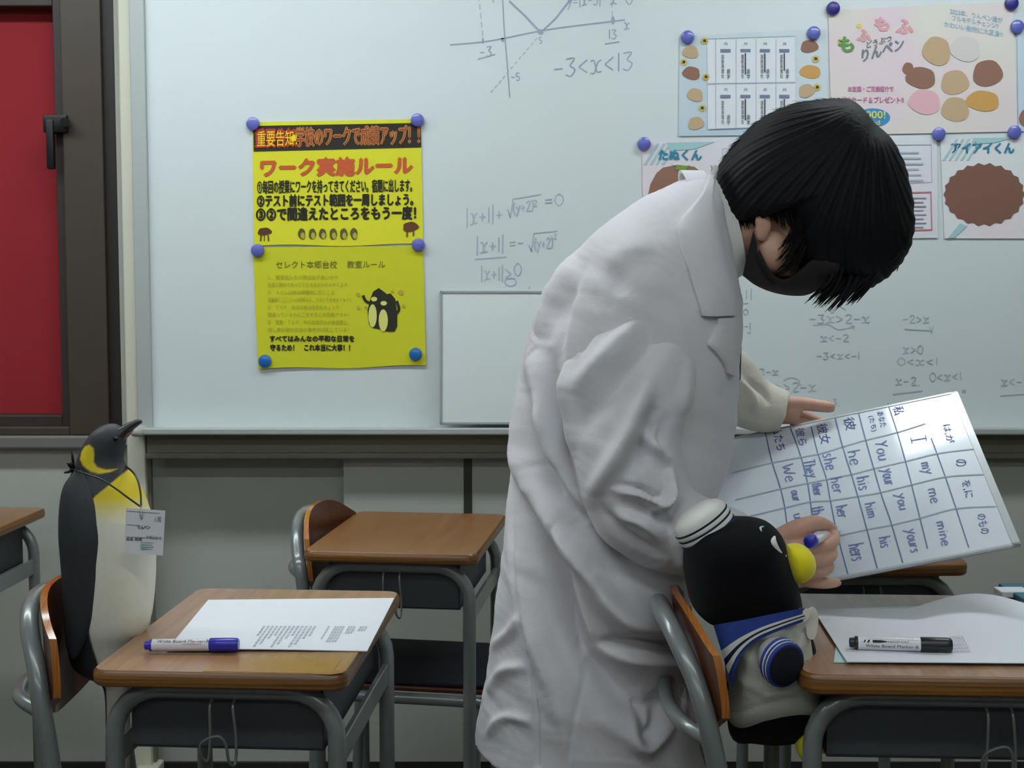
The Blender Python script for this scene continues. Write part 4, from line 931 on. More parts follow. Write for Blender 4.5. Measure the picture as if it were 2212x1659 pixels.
mb.build('cord', M_black, tagp)
mb = MB(); mb.tube(rr_([(304, 1092, YPg-.075), (308, 1108, YPg-.081), (306, 1122, YPg-.082), (302, 1108, YPg-.081), (304, 1092, YPg-.075)]), .0006, 6, 4); mb.build('clip', mat('wire clip', rgb(150, 150, 150), .3, .8), tagp)
q = [(272, 1097), (357, 1103), (352, 1200), (269, 1195)]
card = MB().add(*prism(q, [aY(*p, YPg-.080) for p in q], [aY(*p, YPg-.0785) for p in q])).build('card', M_paper, tagp, False)
fT = lambda x, y: aY(x, y, YPg-.0806)
part(card, 'card_print', lambda mb: (put_stroke(mb, [(274, 1104), (345, 1109)], 1, fT, 0), put_text(mb, '入館', 332, 1128, 16, 13, fT), put_stroke(mb, [(274, 1133), (302, 1135)], 1, fT, 0), put_text(mb, 'りんペン', 298, 1143, 26, 8, fT, 0, .4), put_stroke(mb, [(273, 1160), (348, 1163)], 1.2, fT, 0), put_text(mb, '本郷台校 先', 316, 1164, 34, 8, fT, .1), put_text(mb, '氏名 教室', 273, 1168, 34, 6, fT, 0, .3), [put_stroke(mb, [(304, 1172+k*4.5), (332-3*(k % 2), 1173+k*4.5)], 1, fT, 0) for k in range(4)]), mat('grey tag print', rgb(110, 112, 116), .7))
part(card, 'card_patch', lambda mb: put_poly(mb, [(304, 1179), (318, 1180), (317, 1187), (304, 1186)], lambda x, y: aY(x, y, YPg-.0812)), mat('teal tag print', rgb(120, 190, 190), .7))

# ------------------------------------------------------------ plush penguin on the right chair
YS = 2.0
ps = empty('plush_penguin', tuple(aY(1650, 1560, YS)), 'black plush penguin in a blue and white sailor suit sitting on the right chair', 'soft toy')
def star(outline, cpx, Y, depth, nphi=96, npsi=32, p=2.0, ycen=0):
    """rounded solid whose widest outline (in the plane y=Y) is given"""
    c = np.array(cpx, float); o = cr(list(outline)+[outline[0]], 6)[:-1]; ang = np.arctan2(o[:, 1]-c[1], o[:, 0]-c[0]); rad = np.hypot(o[:, 0]-c[0], o[:, 1]-c[1])
    k = np.argsort(ang); ang = ang[k]; rad = rad[k]; rings = []
    for ps_ in np.linspace(-math.pi/2, math.pi/2, npsi+1):
        cs = max(math.cos(ps_), .02)**(2/p); sn = np.sign(math.sin(ps_))*abs(math.sin(ps_))**(2/p); r = []
        for t in np.linspace(-math.pi, math.pi, nphi, endpoint=False):
            R = np.interp(t, ang, rad, period=2*math.pi)*cs
            q = aY(c[0]+R*math.cos(t), c[1]+R*math.sin(t), Y); r.append((q[0], Y+depth*sn+ycen, q[2]))
        rings.append(r)
    return loft(rings)
ho = [(1619, 1118), (1650, 1124), (1671, 1137), (1688, 1158), (1700, 1190), (1709, 1219), (1717, 1250), (1725, 1280), (1728, 1312), (1700, 1330), (1640, 1340), (1580, 1345), (1537, 1346), (1508, 1325), (1492, 1300), (1483, 1264), (1477, 1227), (1478, 1195), (1486, 1165), (1510, 1135), (1560, 1119)]
V, Fc = star(ho, (1600, 1230), YS, .092, p=2.2); MB().add(V, Fc).build('head', M_plush, ps)
# body
bo = [(1560, 1330), (1640, 1325), (1700, 1330), (1745, 1360), (1764, 1420), (1775, 1500), (1776, 1560), (1740, 1592), (1680, 1604), (1620, 1600), (1578, 1590), (1572, 1500), (1570, 1420), (1556, 1360)]
V, Fc = star(bo, (1665, 1470), YS, .075, p=2.2); MB().add(V, Fc).build('body', M_plush, ps)
# beak (half dome)
bo = [(1698, 1177), (1722, 1174), (1742, 1182), (1758, 1202), (1761, 1226), (1752, 1246), (1734, 1258), (1717, 1260), (1704, 1240), (1695, 1205)]
V, Fc = star(bo, (1724, 1217), YS-.03, .034, 48, 20); MB().add(V, Fc).build('beak', M_yplush, ps)
def onhead(px, py, out=.003):   # near point of the head surface under a pixel
    c = np.array([1600, 1230.]); o = cr(ho+[ho[0]], 6)[:-1]; t = math.atan2(py-c[1], px-c[0]); ang = np.arctan2(o[:, 1]-c[1], o[:, 0]-c[0]); rad = np.hypot(o[:, 0]-c[0], o[:, 1]-c[1]); k = np.argsort(ang)
    R = np.interp(t, ang[k], rad[k], period=2*math.pi); s = min(.995, math.hypot(px-c[0], py-c[1])/R); cs = s**(2.2/2)
    return aY(px, py, YS-.092*(max(0, 1-cs**2))**.5**(1)-out) if True else None
b_ = MB(); b_.tube([onhead(*p, .0075) for p in [(1673, 1160), (1671, 1170), (1677, 1184), (1686, 1197), (1694, 1202), (1696, 1194)]], [.002, .0042, .004, .0036, .004, .001], 10, 4); b_.build('eye', M_white, ps)
b_ = MB(); b_.tube([onhead(*p) for p in [(1650, 1137), (1643, 1140), (1645, 1148)]], [.0008, .0018, .0006], 8, 3); b_.build('eye', mat('pale teal crescent', rgb(170, 200, 200), .6), ps)  # small pale teal crescent set on the head
# white throat tip
q = [(1711, 1292), (1722, 1288), (1729, 1316), (1722, 1312)]
MB().add(*prism(q, [aY(*p, YS-.05) for p in q], [aY(*p, YS+.05) for p in q])).build('throat_patch', M_white, ps, False)
# sailor hat: brim ring and dome
ax0 = aY(1523, 1150, YS-.0); 
hc = aY(1531, 1150, YS); hd = np.array([-.56, 0, .83]); hd /= np.linalg.norm(hd); hs = np.array([.83, 0, .56]); hy = np.array([0, 1, 0])
def hring(r, h, n=40, e=1.0): return [tuple(hc+hd*h+hs*r*math.cos(t)+hy*r*math.sin(t)*e) for t in np.linspace(0, 2*math.pi, n, endpoint=False)]
def hloft(pr, name, m): V, Fc = loft([hring(a, b) for a, b in pr]); return MB().add(V, Fc).build(name, m, ps)
hat_r = .0435
hc = hc+hd*.007
hloft([(hat_r*1.0, -.026), (hat_r*1.03, -.020), (hat_r*1.02, -.0035)], 'hat_band', mat('deep navy band', rgb(24, 34, 78), .9))
for a, b, m, nm in [(-.0035, .0025, M_white, 'hat_stripe'), (.0025, .0055, M_navy, 'hat_stripe'), (.0055, .0115, M_white, 'hat_stripe'), (.0115, .0145, M_navy, 'hat_stripe')]:
    hloft([(hat_r*1.0, a), (hat_r*1.02, (a+b)/2), (hat_r*1.0, b)], nm, m)
hloft([(hat_r*.99, .0145), (hat_r*.97, .021), (hat_r*.86, .027), (hat_r*.62, .033), (hat_r*.3, .036), (.002, .037)], 'hat_crown', M_white)
# shirt: shell round the body
so = [(1545, 1350), (1600, 1340), (1700, 1325), (1736, 1322), (1744, 1370), (1756, 1430), (1772, 1500), (1778, 1524), (1740, 1542), (1670, 1556), (1576, 1559), (1572, 1480), (1566, 1420)]
V, Fc = star(so, (1660, 1440), YS, .084, p=2.6); me = remesh(MB().add(V, Fc).mesh(), .003, 2)
co = getco(me); no = getno(me); P = proj(co)
dsp = np.zeros(len(co))
for ln, a_, w_ in [([(1640, 1380), (1620, 1430), (1610, 1500)], .003, 10), ([(1690, 1330), (1720, 1400), (1730, 1420)], -.003, 9), ([(1600, 1470), (1660, 1500), (1740, 1480)], .003, 12), ([(1590, 1540), (1660, 1520), (1760, 1500)], -.002, 9)]:
    d, sg, t = dline(P, ln); dsp += a_*np.exp(-(d/w_)**2)
co += no*dsp[:, None]; setco(me, co)
link('sailor_shirt', me, M_shirtg, ps)
def onbody(px, py, out=.0): 
    c = np.array([1660, 1440.]); o = cr(so+[so[0]], 6)[:-1]; t = math.atan2(py-c[1], px-c[0]); ang = np.arctan2(o[:, 1]-c[1], o[:, 0]-c[0]); rad = np.hypot(o[:, 0]-c[0], o[:, 1]-c[1]); k = np.argsort(ang)
    R = np.interp(t, ang[k], rad[k], period=2*math.pi); s = min(.999, math.hypot(px-c[0], py-c[1])/R); cs = s**(2.6/2); ps_ = math.acos(min(1, cs))
    return YS-.084*(math.sin(ps_))**(2/2.6)-out
# sailor collar: a cloth panel following the body, with two white stripes
top = [(1541, 1350), (1600, 1340), (1660, 1328), (1710, 1318), (1738, 1314)]
bot = [(1576, 1466), (1594, 1420), (1624, 1386), (1672, 1362), (1742, 1336)]
def collar(s0, s1, name, m, out, thick=.002):
    A_ = cr(top, 8); B_ = cr(bot, 8); fr = []; bk = []
    K = 6
    for a, b in zip(A_, B_):
        for k in range(K+1):
            t = s0+(s1-s0)*k/K; p = a*(1-t)+b*t
            Y = YS-.091-out*2+.055*min(1, max(0, (1600-p[0])/60))**2+.02*min(1, max(0, (p[0]-1700)/40)); fr.append(aY(p[0], p[1], Y)); bk.append(aY(p[0], p[1], Y+thick+out))
    n = len(A_); I = lambda i, k: i*(K+1)+k; Fc = []; N = len(fr)
    for i in range(n-1):
        for k in range(K): Fc.append((I(i, k), I(i, k+1), I(i+1, k+1), I(i+1, k))); Fc.append((N+I(i, k), N+I(i+1, k), N+I(i+1, k+1), N+I(i, k+1)))
    rim = [I(i, 0) for i in range(n)]+[I(n-1, k) for k in range(1, K+1)]+[I(i, K) for i in range(n-2, -1, -1)]+[I(0, k) for k in range(K-1, 0, -1)]
    for k in range(len(rim)): a, b = rim[k], rim[(k+1) % len(rim)]; Fc.append((a, N+a, N+b, b))
    MB().add(fr+bk, Fc).build(name, m, ps)
collar(0, 1.18, 'sailor_collar', M_blue, 0)
collar(.48, .64, 'collar_stripe', M_white, .0012, .0004); collar(.64, .76, 'collar_piping', M_navy, .0010, .0004); collar(.76, .92, 'collar_stripe', M_white, .0014, .0004)
# flipper in a sleeve with striped cuff
a0 = aY(1662, 1410, YS-.076); a1 = aY(1698, 1438, YS-.115)
ad = a1-a0; al = np.linalg.norm(ad); ad /= al; au = np.cross(ad, [0, 0, 1.]); au /= np.linalg.norm(au); av = np.cross(au, ad)
def armr(pr, name, m, n=28): V, Fc = loft([[tuple(a0+ad*h+(au*math.cos(t)+av*math.sin(t)*1.12)*r) for t in np.linspace(0, 2*math.pi, n, endpoint=False)] for r, h in pr]); MB().add(V, Fc).build(name, m, ps)
armr([(.006, -.008), (.018, -.003), (.025, .008), (.0285, al*.55)], 'sleeve', M_shirtg)
armr([(.0285, al*.52), (.0305, al*.56), (.0305, al*.70)], 'cuff', M_blue); armr([(.0295, al*.70), (.031, al*.72), (.031, al*.77)], 'cuff_stripe', M_white)
armr([(.0300, al*.77), (.0308, al*.79), (.0308, al*.86)], 'cuff', M_blue); armr([(.0295, al*.86), (.0305, al*.88), (.0305, al*.91)], 'cuff_stripe', M_white); armr([(.0295, al*.91), (.0302, al*.94), (.0285, al*1.02)], 'cuff', M_blue)
armr([(.027, al*.98), (.026, al*1.08), (.018, al*1.2), (.004, al*1.26)], 'flipper', mat('dark navy plush', rgb(12, 15, 30), .95))
# scarf bow
mb = MB()
for q, y_ in (([(1737, 1322), (1752, 1311), (1763, 1316), (1768, 1336), (1764, 1368), (1757, 1381), (1744, 1376), (1741, 1350)], YS-.062), ([(1728, 1326), (1742, 1314), (1750, 1326), (1742, 1342), (1732, 1340)], YS-.07)):
    Q = cr(q+[q[0]], 4)[:-1]; mb.add(*prism(Q, [aY(*p, y_-.004) for p in Q], [aY(*p, y_+.010) for p in Q]))
mb.build('scarf_knot', M_cream2, ps)
for s, (x, y) in ((-1, (1741, 1600)), (1, (1774, 1585))):
    c = aY(x, y, YS+s*.035); b, M_ = ellipsoid(c, (.016, .024, .030)); M_ = M_; MB().bm(b, M_).build('foot', M_yplush, ps)

# ------------------------------------------------------------ the person
YC = 2.30
pr = empty('person', tuple(aY(1300, 1200, YC)*np.array([1, 1, 0])), 'person in white coat and black mask bending over to write on a held board', 'person')
def chain(mb, pts, n=16, sm=4, flat=1.0): mb.tube([aY(*p[:3]) for p in pts], [p[3] for p in pts], n, sm, True, flat)
mb = MB()
# head, facing down: long axis along the image, chin to the left
hcx = aY(1765, 455, YC)
def ell(px, py, Y, rx, ry, rz_, ang=0, m=None):
    b, M_ = ellipsoid(aY(px, py, Y), (rx, ry, rz_), Matrix.Rotation(math.radians(ang), 3, 'Y')); (m or mb).bm(b, M_)
ell(1795, 425, YC, .118, .080, .105, 0)          # cranium
ell(1740, 500, YC, .100, .066, .075, 6)          # face
ell(1650, 545, YC, .045, .050, .035, 10)         # jaw and chin
chain(mb, [(1400, 560, YC, .07), (1500, 530, YC, .062), (1590, 500, YC, .058), (1670, 470, YC, .060), (1720, 450, YC, .06)], 24)
ell(1752, 606, YC, .020, .014, .020)              # nose
ell(1700, 592, YC, .026, .024, .008); ell(1826, 580, YC, .02, .05, .012)   # lips, brow
for s in (-1, 1): ell(1800, 582, YC+s*.03, .013, .015, .010)
for s in (-1, 1):                                   # ears
    ell(1648, 492, YC+s*.076, .013, .009, .022, 10); ell(1644, 478, YC+s*.080, .010, .006, .014); ell(1668, 545, YC+s*.050, .030, .032, .036)
# torso, legs
chain(mb, [(1440, 560, YC, .085), (1390, 700, YC, .115), (1340, 850, YC, .115), (1310, 1000, YC, .11), (1300, 1130, YC, .12)], 24)
for s in (-1, 1): chain(mb, [(1300, 1130, YC+s*.06, .09), (1290, 1400, YC+s*.08, .07), (1270, 1760, YC+s*.10, .058), (1240, 2050, YC+s*.10, .058), (1220, 2420, YC+s*.10, .038)], 20)
for s in (-1, 1): b, M_ = ellipsoid(aY(1265, 2450, YC+s*.10), (.12, .042, .035)); M_.translation.z = .04; mb.bm(b, M_)
# near arm
chain(mb, [(1400, 690, YC-.09, .05), (1370, 860, YC-.14, .045), (1375, 1070, YC-.17, .038), (1490, 1150, YC-.165, .036), (1600, 1175, YC-.15, .030), (1668, 1185, YC-.135, .027)], 20)
# far arm
chain(mb, [(1460, 700, YC+.12, .045), (1520, 800, YC+.16, .042), (1580, 845, YC+.19, .038), (1640, 880, YC+.21, .034), (1700, 885, YC+.19, .025)], 20)
# near hand: palm, thumb, four curled fingers
hb_ = YC-.13
chain(mb, [(1650, 1182, hb_-.005, .026), (1690, 1185, hb_-.015, .030), (1722, 1195, hb_-.02, .036), (1745, 1205, hb_-.01, .030)], 20, 4)
ell(1722, 1222, hb_-.01, .030, .020, .026)
chain(mb, [(1688, 1165, hb_-.02, .019), (1722, 1146, hb_-.03, .0175), (1756, 1132, hb_-.028, .0135), (1778, 1132, hb_-.015, .0105), (1798, 1141, hb_+.002, .0080), (1803, 1144, hb_+.006, .006)], 16)
fing = [[(1722, 1180, -.030, .014), (1750, 1188, -.048, .0125), (1782, 1180, -.042, .0118), (1801, 1168, -.022, .0102), (1800, 1154, -.004, .0082), (1797, 1149, .002, .006)],
        [(1720, 1200, -.025, .014), (1748, 1212, -.050, .0125), (1780, 1207, -.046, .0118), (1797, 1196, -.026, .0100), (1792, 1184, -.008, .0085), (1786, 1180, .0, .006)],
        [(1716, 1220, -.022, .0135), (1744, 1233, -.044, .012), (1774, 1232, -.040, .0110), (1790, 1224, -.022, .0095), (1784, 1213, -.005, .0080)],
        [(1712, 1238, -.018, .012), (1745, 1254, -.030, .0105), (1778, 1259, -.026, .0095), (1800, 1259, -.012, .0082), (1811, 1258, -.002, .0065)]]
for q in fing: chain(mb, [(x, y, hb_+d_, r_) for x, y, d_, r_ in q], 14, 4)
# far hand on the upper rim
hf = 2.475
chain(mb, [(1685, 885, hf+.02, .026), (1708, 886, hf+.012, .026), (1728, 892, hf+.01, .022)], 18)
chain(mb, [(1700, 872, hf, .014), (1730, 872, hf-.004, .0125), (1765, 876, hf-.006, .0115), (1790, 879, hf-.006, .0105), (1803, 880, hf-.006, .0075)], 14)
for k in range(4): chain(mb, [(1715, 892+k*9, hf+.02, .011), (1755, 905+k*17, hf+.022, .010), (1790, 915+k*21, hf+.014-k*.008, .009), (1812, 921+k*23, hf+.006-k*.01, .007)], 12)
me = remesh(mb.mesh('body'), .0026, 2, 'body')
link('body', me, M_skin, pr)

# coat --------------------------------------------------------
def sect(back, front, yc, b, rnd=2.2, n=64, skew=0):
    B_ = aY(back[0], back[1], yc); F_ = aY(front[0], front[1], yc); c = (B_+F_)/2; a = (F_-B_)/2; out = []
    for t in np.linspace(0, 2*math.pi, n, endpoint=False):
        ct, st = math.cos(t), math.sin(t); x = np.sign(ct)*abs(ct)**(2/rnd); y = np.sign(st)*abs(st)**(2/rnd)
        out.append(tuple(c+a*x+np.array([0, b*y, 0])))
    return out
S = [((1530, 376), (1580, 590), .080), ((1502, 382), (1588, 620), .098), ((1452, 398), (1594, 650), .125), ((1370, 438), (1598, 700), .165), ((1285, 500), (1590, 760), .195), ((1215, 575), (1588, 815), .205), ((1165, 665), (1588, 860), .205), ((1132, 765), (1586, 900), .20), ((1114, 865), (1580, 945), .195), ((1104, 965), (1572, 1000), .19), ((1098, 1060), (1540, 1075), .19), ((1090, 1150), (1510, 1160), .195), ((1080, 1240), (1495, 1250), .20), ((1066, 1340), (1490, 1350), .205), ((1050, 1450), (1500, 1460), .21), ((1036, 1530), (1520, 1560), .21), ((1022, 1592), (1545, 1662), .21)]
R0 = np.array([sect(a, b, YC, c, 2.3) for a, b, c in S]); R0 = cr(R0.reshape(len(R0), -1), 5).reshape(-1, 64, 3)
V, Fc = loft([list(map(tuple, r)) for r in R0]); me = remesh(MB().add(V, Fc).mesh(), .0042, 3, 'coat')
def shade_folds(me, folds, polys, ymax, smooth_noise=.0015, nscale=11.0):
    co = getco(me); no = getno(me); P = proj(co); fz = np.clip((-no[:, 1]+.15)/.4, 0, 1); dsp = np.zeros(len(co))
    for ln, a_, w_, kind in folds:
        ln = cr(ln, 6) if len(ln) > 2 else ln
        d, sg, t = dline(P, ln); env = np.sin(np.clip(t, 0.02, .98)*math.pi)**.6
        if kind == 'r': g = np.exp(-(d/w_)**2)
        elif kind == 's': g = sg*(d/w_)*np.exp(-(d/w_)**2)*1.6     # step like pleat
        elif kind == 'c': g = -.6*np.exp(-(d/w_)**2); env = 1                    # sharp crease with one high side
        elif kind == 'l': g = np.exp(-(d/w_)**2); env = 1
        dsp += 1.75*a_*g*env
    for poly, a_, w_ in polys:
        d = sdpoly(P, poly); dsp += a_*np.clip(d/w_+.5, 0, 1)
    # broad wandering wrinkles
    n_ = np.sin(co[:, 0]*31+3*np.sin(co[:, 2]*17))*np.sin(co[:, 2]*23+2*np.sin(co[:, 0]*13+co[:, 1]*9))+.5*np.sin(co[:, 0]*67+co[:, 2]*41+4*np.sin(co[:, 2]*29))
    co += no*(dsp*fz+smooth_noise*n_+.0004*np.sin(co[:, 0]*120+5*np.sin(co[:, 2]*60))*np.sin(co[:, 2]*140+4*np.sin(co[:, 0]*50)))[:, None]; setco(me, co)
torso_folds = [
 ([(1246, 540), (1222, 600), (1190, 660), (1160, 742)], .012, 22, 's'), ([(1160, 745), (1185, 850), (1222, 960), (1240, 1010)], .016, 22, 's'),
 ([(1225, 610), (1212, 700), (1206, 800)], -.007, 12, 'r'),
 ([(1112, 840), (1120, 960), (1150, 1060), (1200, 1150), (1270, 1240)], .012, 20, 'r'), ([(1140, 830), (1160, 930), (1196, 1040), (1250, 1120)], -.012, 14, 'r'),
 ([(1175, 870), (1195, 960), (1240, 1060), (1290, 1120)], .012, 13, 'r'), ([(1210, 880), (1230, 960), (1262, 1040)], -.010, 10, 'r'),
 ([(1139, 1052), (1175, 1150), (1206, 1238), (1254, 1397), (1330, 1470), (1417, 1510)], -.022, 26, 'r'),
 ([(1151, 1000), (1207, 1131), (1278, 1254), (1357, 1345), (1477, 1370)], .022, 26, 'r'),
 ([(1278, 1119), (1340, 1190), (1400, 1240), (1477, 1262)], -.018, 24, 'r'),
 ([(1294, 1388), (1397, 1384), (1500, 1405)], -.014, 13, 'r'), ([(1300, 1412), (1400, 1430), (1500, 1440)], .012, 18, 'r'),
 ([(1115, 1100), (1125, 1250), (1160, 1400), (1200, 1500), (1230, 1640)], .010, 24, 'r'),
 ([(1099, 1000), (1115, 1199), (1135, 1357), (1159, 1516), (1160, 1655)], .007, 6, 'c'),
 ([(1210, 1135), (1216, 1222), (1240, 1380), (1262, 1460), (1240, 1560), (1225, 1655)], .0035, 5, 'c'),
 ([(1377, 1540), (1389, 1602), (1425, 1575), (1465, 1497)], .013, 18, 's'), ([(1260, 1420), (1320, 1490), (1390, 1530), (1440, 1500)], -.012, 24, 'r'),
 ([(1270, 1540), (1340, 1580), (1420, 1640)], .006, 20, 'r'), ([(1060, 1400), (1100, 1370), (1130, 1330)], .006, 12, 'r'), ([(1050, 1500), (1090, 1450), (1140, 1440)], .006, 12, 'r'), ([(1050, 1590), (1090, 1550), (1150, 1560)], .005, 10, 'r'),
 ([(1290, 600), (1350, 545), (1420, 520)], .004, 24, 'r'), ([(1260, 560), (1330, 600), (1330, 640)], -.004, 22, 'r'),
 ([(1225, 1640), (1400, 1652), (1540, 1662)], .001, 3, 'r')]
lap = [(1548, 360), (1514, 425), (1460, 491), (1466, 525), (1496, 624), (1514, 682), (1546, 682), (1556, 720), (1590, 760), (1640, 640), (1600, 560), (1575, 440)]
shade_folds(me, torso_folds, [], YC)
from mathutils.bvhtree import BVHTree
def surf_patch(me, left, right, name, m, off=.006, th=.004, K=14, n=8):
    bv = BVHTree.FromPolygons([v.co.copy() for v in me.vertices], [tuple(p.vertices) for p in me.polygons])
    A_ = cr(left, n); B_ = cr(right, n); fr = []; bk = []
    for a, b in zip(A_, B_):
        for k in range(K+1):
            t = k/K; p = a*(1-t)+b*t; r = ray(p[0], p[1]); r = r/np.linalg.norm(r)
            h = bv.ray_cast(Vector(O), Vector(r)); q = np.array(p, float); it = 0
            while h[0] is None and it < 60: q += (np.array([1480., 560.])-q)*.04; r = ray(q[0], q[1]); r /= np.linalg.norm(r); h = bv.ray_cast(Vector(O), Vector(r)); it += 1
            P_ = np.array(h[0]); N_ = np.array(h[1]); N_ = N_ if N_[1] < .3 else -N_
            P_ = aY(p[0], p[1], P_[1]); e_ = off*min(1, 4*min(t, 1-t)+.35)
            fr.append(P_+N_*(e_+th)); bk.append(P_+N_*max(e_-.002, -.001))
    nn_ = len(A_); I = lambda i, k: i*(K+1)+k; N = len(fr); Fc = []
    for i in range(nn_-1):
        for k in range(K): Fc.append((I(i, k), I(i, k+1), I(i+1, k+1), I(i+1, k))); Fc.append((N+I(i, k), N+I(i+1, k), N+I(i+1, k+1), N+I(i, k+1)))
    rim = [I(i, 0) for i in range(nn_)]+[I(nn_-1, k) for k in range(1, K+1)]+[I(i, K) for i in range(nn_-2, -1, -1)]+[I(0, k) for k in range(K-1, 0, -1)]
    for k in range(len(rim)): a, b = rim[k], rim[(k+1) % len(rim)]; Fc.append((a, N+a, N+b, b))
    return MB().add(fr+bk, Fc).build(name, m, pr)
coat_o = link('coat', me, M_coat, pr)
surf_patch(me, [(1538, 366), (1512, 425), (1462, 488), (1468, 525), (1482, 575), (1496, 624), (1506, 655), (1514, 682)], [(1548, 372), (1538, 425), (1545, 485), (1558, 540), (1572, 590), (1582, 630), (1585, 660), (1582, 684)], 'lapel', M_coat)
surf_patch(me, [(1546, 688), (1545, 702), (1538, 724), (1528, 744), (1542, 760), (1560, 784), (1568, 806)], [(1588, 688), (1589, 710), (1590, 730), (1589, 750), (1588, 770), (1586, 790), (1580, 812)], 'lapel', M_coat, .004)
# near sleeve
mb = MB()
yS = YC-.125
sl = [((1232, 700), (1470, 668), .085, YC-.10), ((1226, 765), (1502, 735), .098, YC-.125), ((1226, 840), (1500, 812), .096, YC-.145), ((1230, 920), (1482, 890), .090, YC-.16), ((1236, 1000), (1468, 960), .086, YC-.17), ((1252, 1070), (1474, 1000), .082, YC-.175), ((1290, 1150), (1484, 1030), .080, YC-.175), ((1370, 1210), (1500, 1058), .076, YC-.17), ((1460, 1240), (1540, 1082), .068, YC-.16), ((1560, 1250), (1600, 1105), .060, YC-.145), ((1640, 1240), (1655, 1130), .050, YC-.135)]
rs = np.array([sect(a, b, y_, c, 2.1, 48) for a, b, c, y_ in sl]); rs = cr(rs.reshape(len(rs), -1), 6).reshape(-1, 48, 3)
V, Fc = loft([list(map(tuple, r)) for r in rs]); mb.add(V, Fc)
ell(1365, 712, YC-.10, .085, .085, .055, 0, mb)
me = remesh(mb.mesh(), .0040, 3, 'coat_sleeve')
slf = [([(1408, 672), (1350, 730), (1280, 800), (1238, 853)], .010, 22, 'r'), ([(1440, 700), (1380, 780), (1300, 870), (1240, 930)], -.008, 24, 'r'), ([(1232, 745), (1250, 720), (1290, 700)], -.008, 12, 'r'),
 ([(1232, 770), (1236, 860), (1238, 980)], .012, 9, 'r'), ([(1400, 820), (1370, 900), (1330, 990), (1275, 1075)], .014, 20, 'r'), ([(1420, 870), (1390, 960), (1350, 1040)], -.012, 16, 'r'),
 ([(1380, 925), (1410, 960), (1450, 1002)], .010, 12, 'r'), ([(1440, 890), (1430, 950), (1440, 990)], -.006, 12, 'r'), ([(1500, 760), (1480, 850), (1470, 900)], .006, 16, 'r'),
 ([(1334, 1055), (1380, 1062), (1428, 1082), (1445, 1050)], .012, 9, 's'), ([(1340, 1085), (1400, 1102), (1440, 1130), (1450, 1160)], -.012, 11, 'r'), ([(1330, 1110), (1380, 1125), (1420, 1160)], .009, 10, 'r'),
 ([(1449, 1008), (1440, 1080), (1400, 1120)], .008, 10, 'r'), ([(1300, 1100), (1360, 1160), (1430, 1200)], -.008, 10, 'r'), ([(1440, 1130), (1470, 1180), (1480, 1230)], .008, 14, 'r'), ([(1480, 1080), (1460, 1130), (1450, 1170)], -.006, 10, 'r'),
 ([(1256, 760), (1300, 690), (1370, 668), (1440, 680), (1495, 735)], .004, 6, 'c')]
shade_folds(me, slf, [], 0, .0012)
link('coat_sleeve', me, M_coat, pr)
# far sleeve
mb = MB(); chain(mb, [(1460, 700, YC+.12, .07), (1520, 790, YC+.16, .068), (1580, 838, YC+.185, .062), (1630, 872, YC+.19, .050), (1695, 890, YC+.185, .036)], 28)
me = remesh(mb.mesh(), .004, 2); shade_folds(me, [([(1590, 815), (1620, 850), (1640, 900)], .006, 8, 'r'), ([(1610, 820), (1650, 850), (1660, 880)], -.005, 8, 'r')], [], 0, .002)
link('coat_sleeve', me, mat('warm lit coat cloth', rgb(212, 206, 190), .9, bump=.4, bscale=300), pr)  # same cloth as the coat, with warm lighting painted into its colour
# shirt collar ring and coat collar
def ringtube(c0, c1, ax, r0, r1, name, m, th=.004, yr=.85, n=48, sect_=6):
    """tapered band round the neck; c0,c1 centres px; radii in the image direction"""
    A_ = aY(*c0, YC); B_ = aY(*c1, YC); rings = []
    dirv = np.array(ax, float); dirv /= np.linalg.norm(dirv); dv = RT*dirv[0]-UP*dirv[1]
    prof = [(A_, r0), (B_, r1), (B_, r1-th), (A_, r0-th)]
    for c, r in prof: rings.append([tuple(c+dv*r*math.cos(t)+np.array([0, 1, 0])*r*yr*math.sin(t)) for t in np.linspace(0, 2*math.pi, n, endpoint=False)])
    V = [p for r in rings for p in r]; Fc = []
    for i in range(4):
        for k in range(n): Fc.append((i*n+k, i*n+(k+1) % n, ((i+1) % 4)*n+(k+1) % n, ((i+1) % 4)*n+k))
    MB().add(V, Fc).build(name, m, pr)
ringtube((1535, 498), (1583, 490), (.235, .97), .096, .080, 'shirt_collar', M_shirt, .006)
ringtube((1500, 500), (1545, 484), (.235, .97), .104, .091, 'coat_collar', M_coat, .005)
mb = MB(); mb.tube([aY(1578, 600, YC-.05), aY(1581, 660, YC-.06), aY(1583, 740, YC-.06), aY(1584, 820, YC-.05)], [.006, .012, .014, .012], 12, 4); mb.build('tie', M_tie, pr)
# trousers
mb = MB()
for s in (-1, 1): chain(mb, [(1300, 1360, YC+s*.070, .07), (1290, 1500, YC+s*.080, .075), (1265, 1760, YC+s*.10, .080), (1245, 2050, YC+s*.10, .075), (1225, 2330, YC+s*.10, .066)], 24)
mb.build('trousers', M_trous, pr)
# mask ------------------------------------------------------
mo = [(1628, 500), (1624, 530), (1612, 560), (1603, 586), (1606, 596), (1640, 616), (1680, 631), (1720, 636), (1745, 632), (1770, 622), (1786, 604), (1775, 580), (1740, 560), (1706, 560), (1700, 585), (1685, 600), (1664, 598), (1640, 575), (1632, 545), (1632, 520)]
mb = MB(); fr = []; bk = []; ds = np.array([p for p in mo])
for p in mo:
    t_ = np.clip((p[1]-500)/130, 0, 1); Y = YC-.083+.045*t_**1.5+(.02 if p[1] > 600 else 0)
    fr.append(aY(p[0], p[1], Y)); bk.append(aY(p[0], p[1], 2*YC-Y))
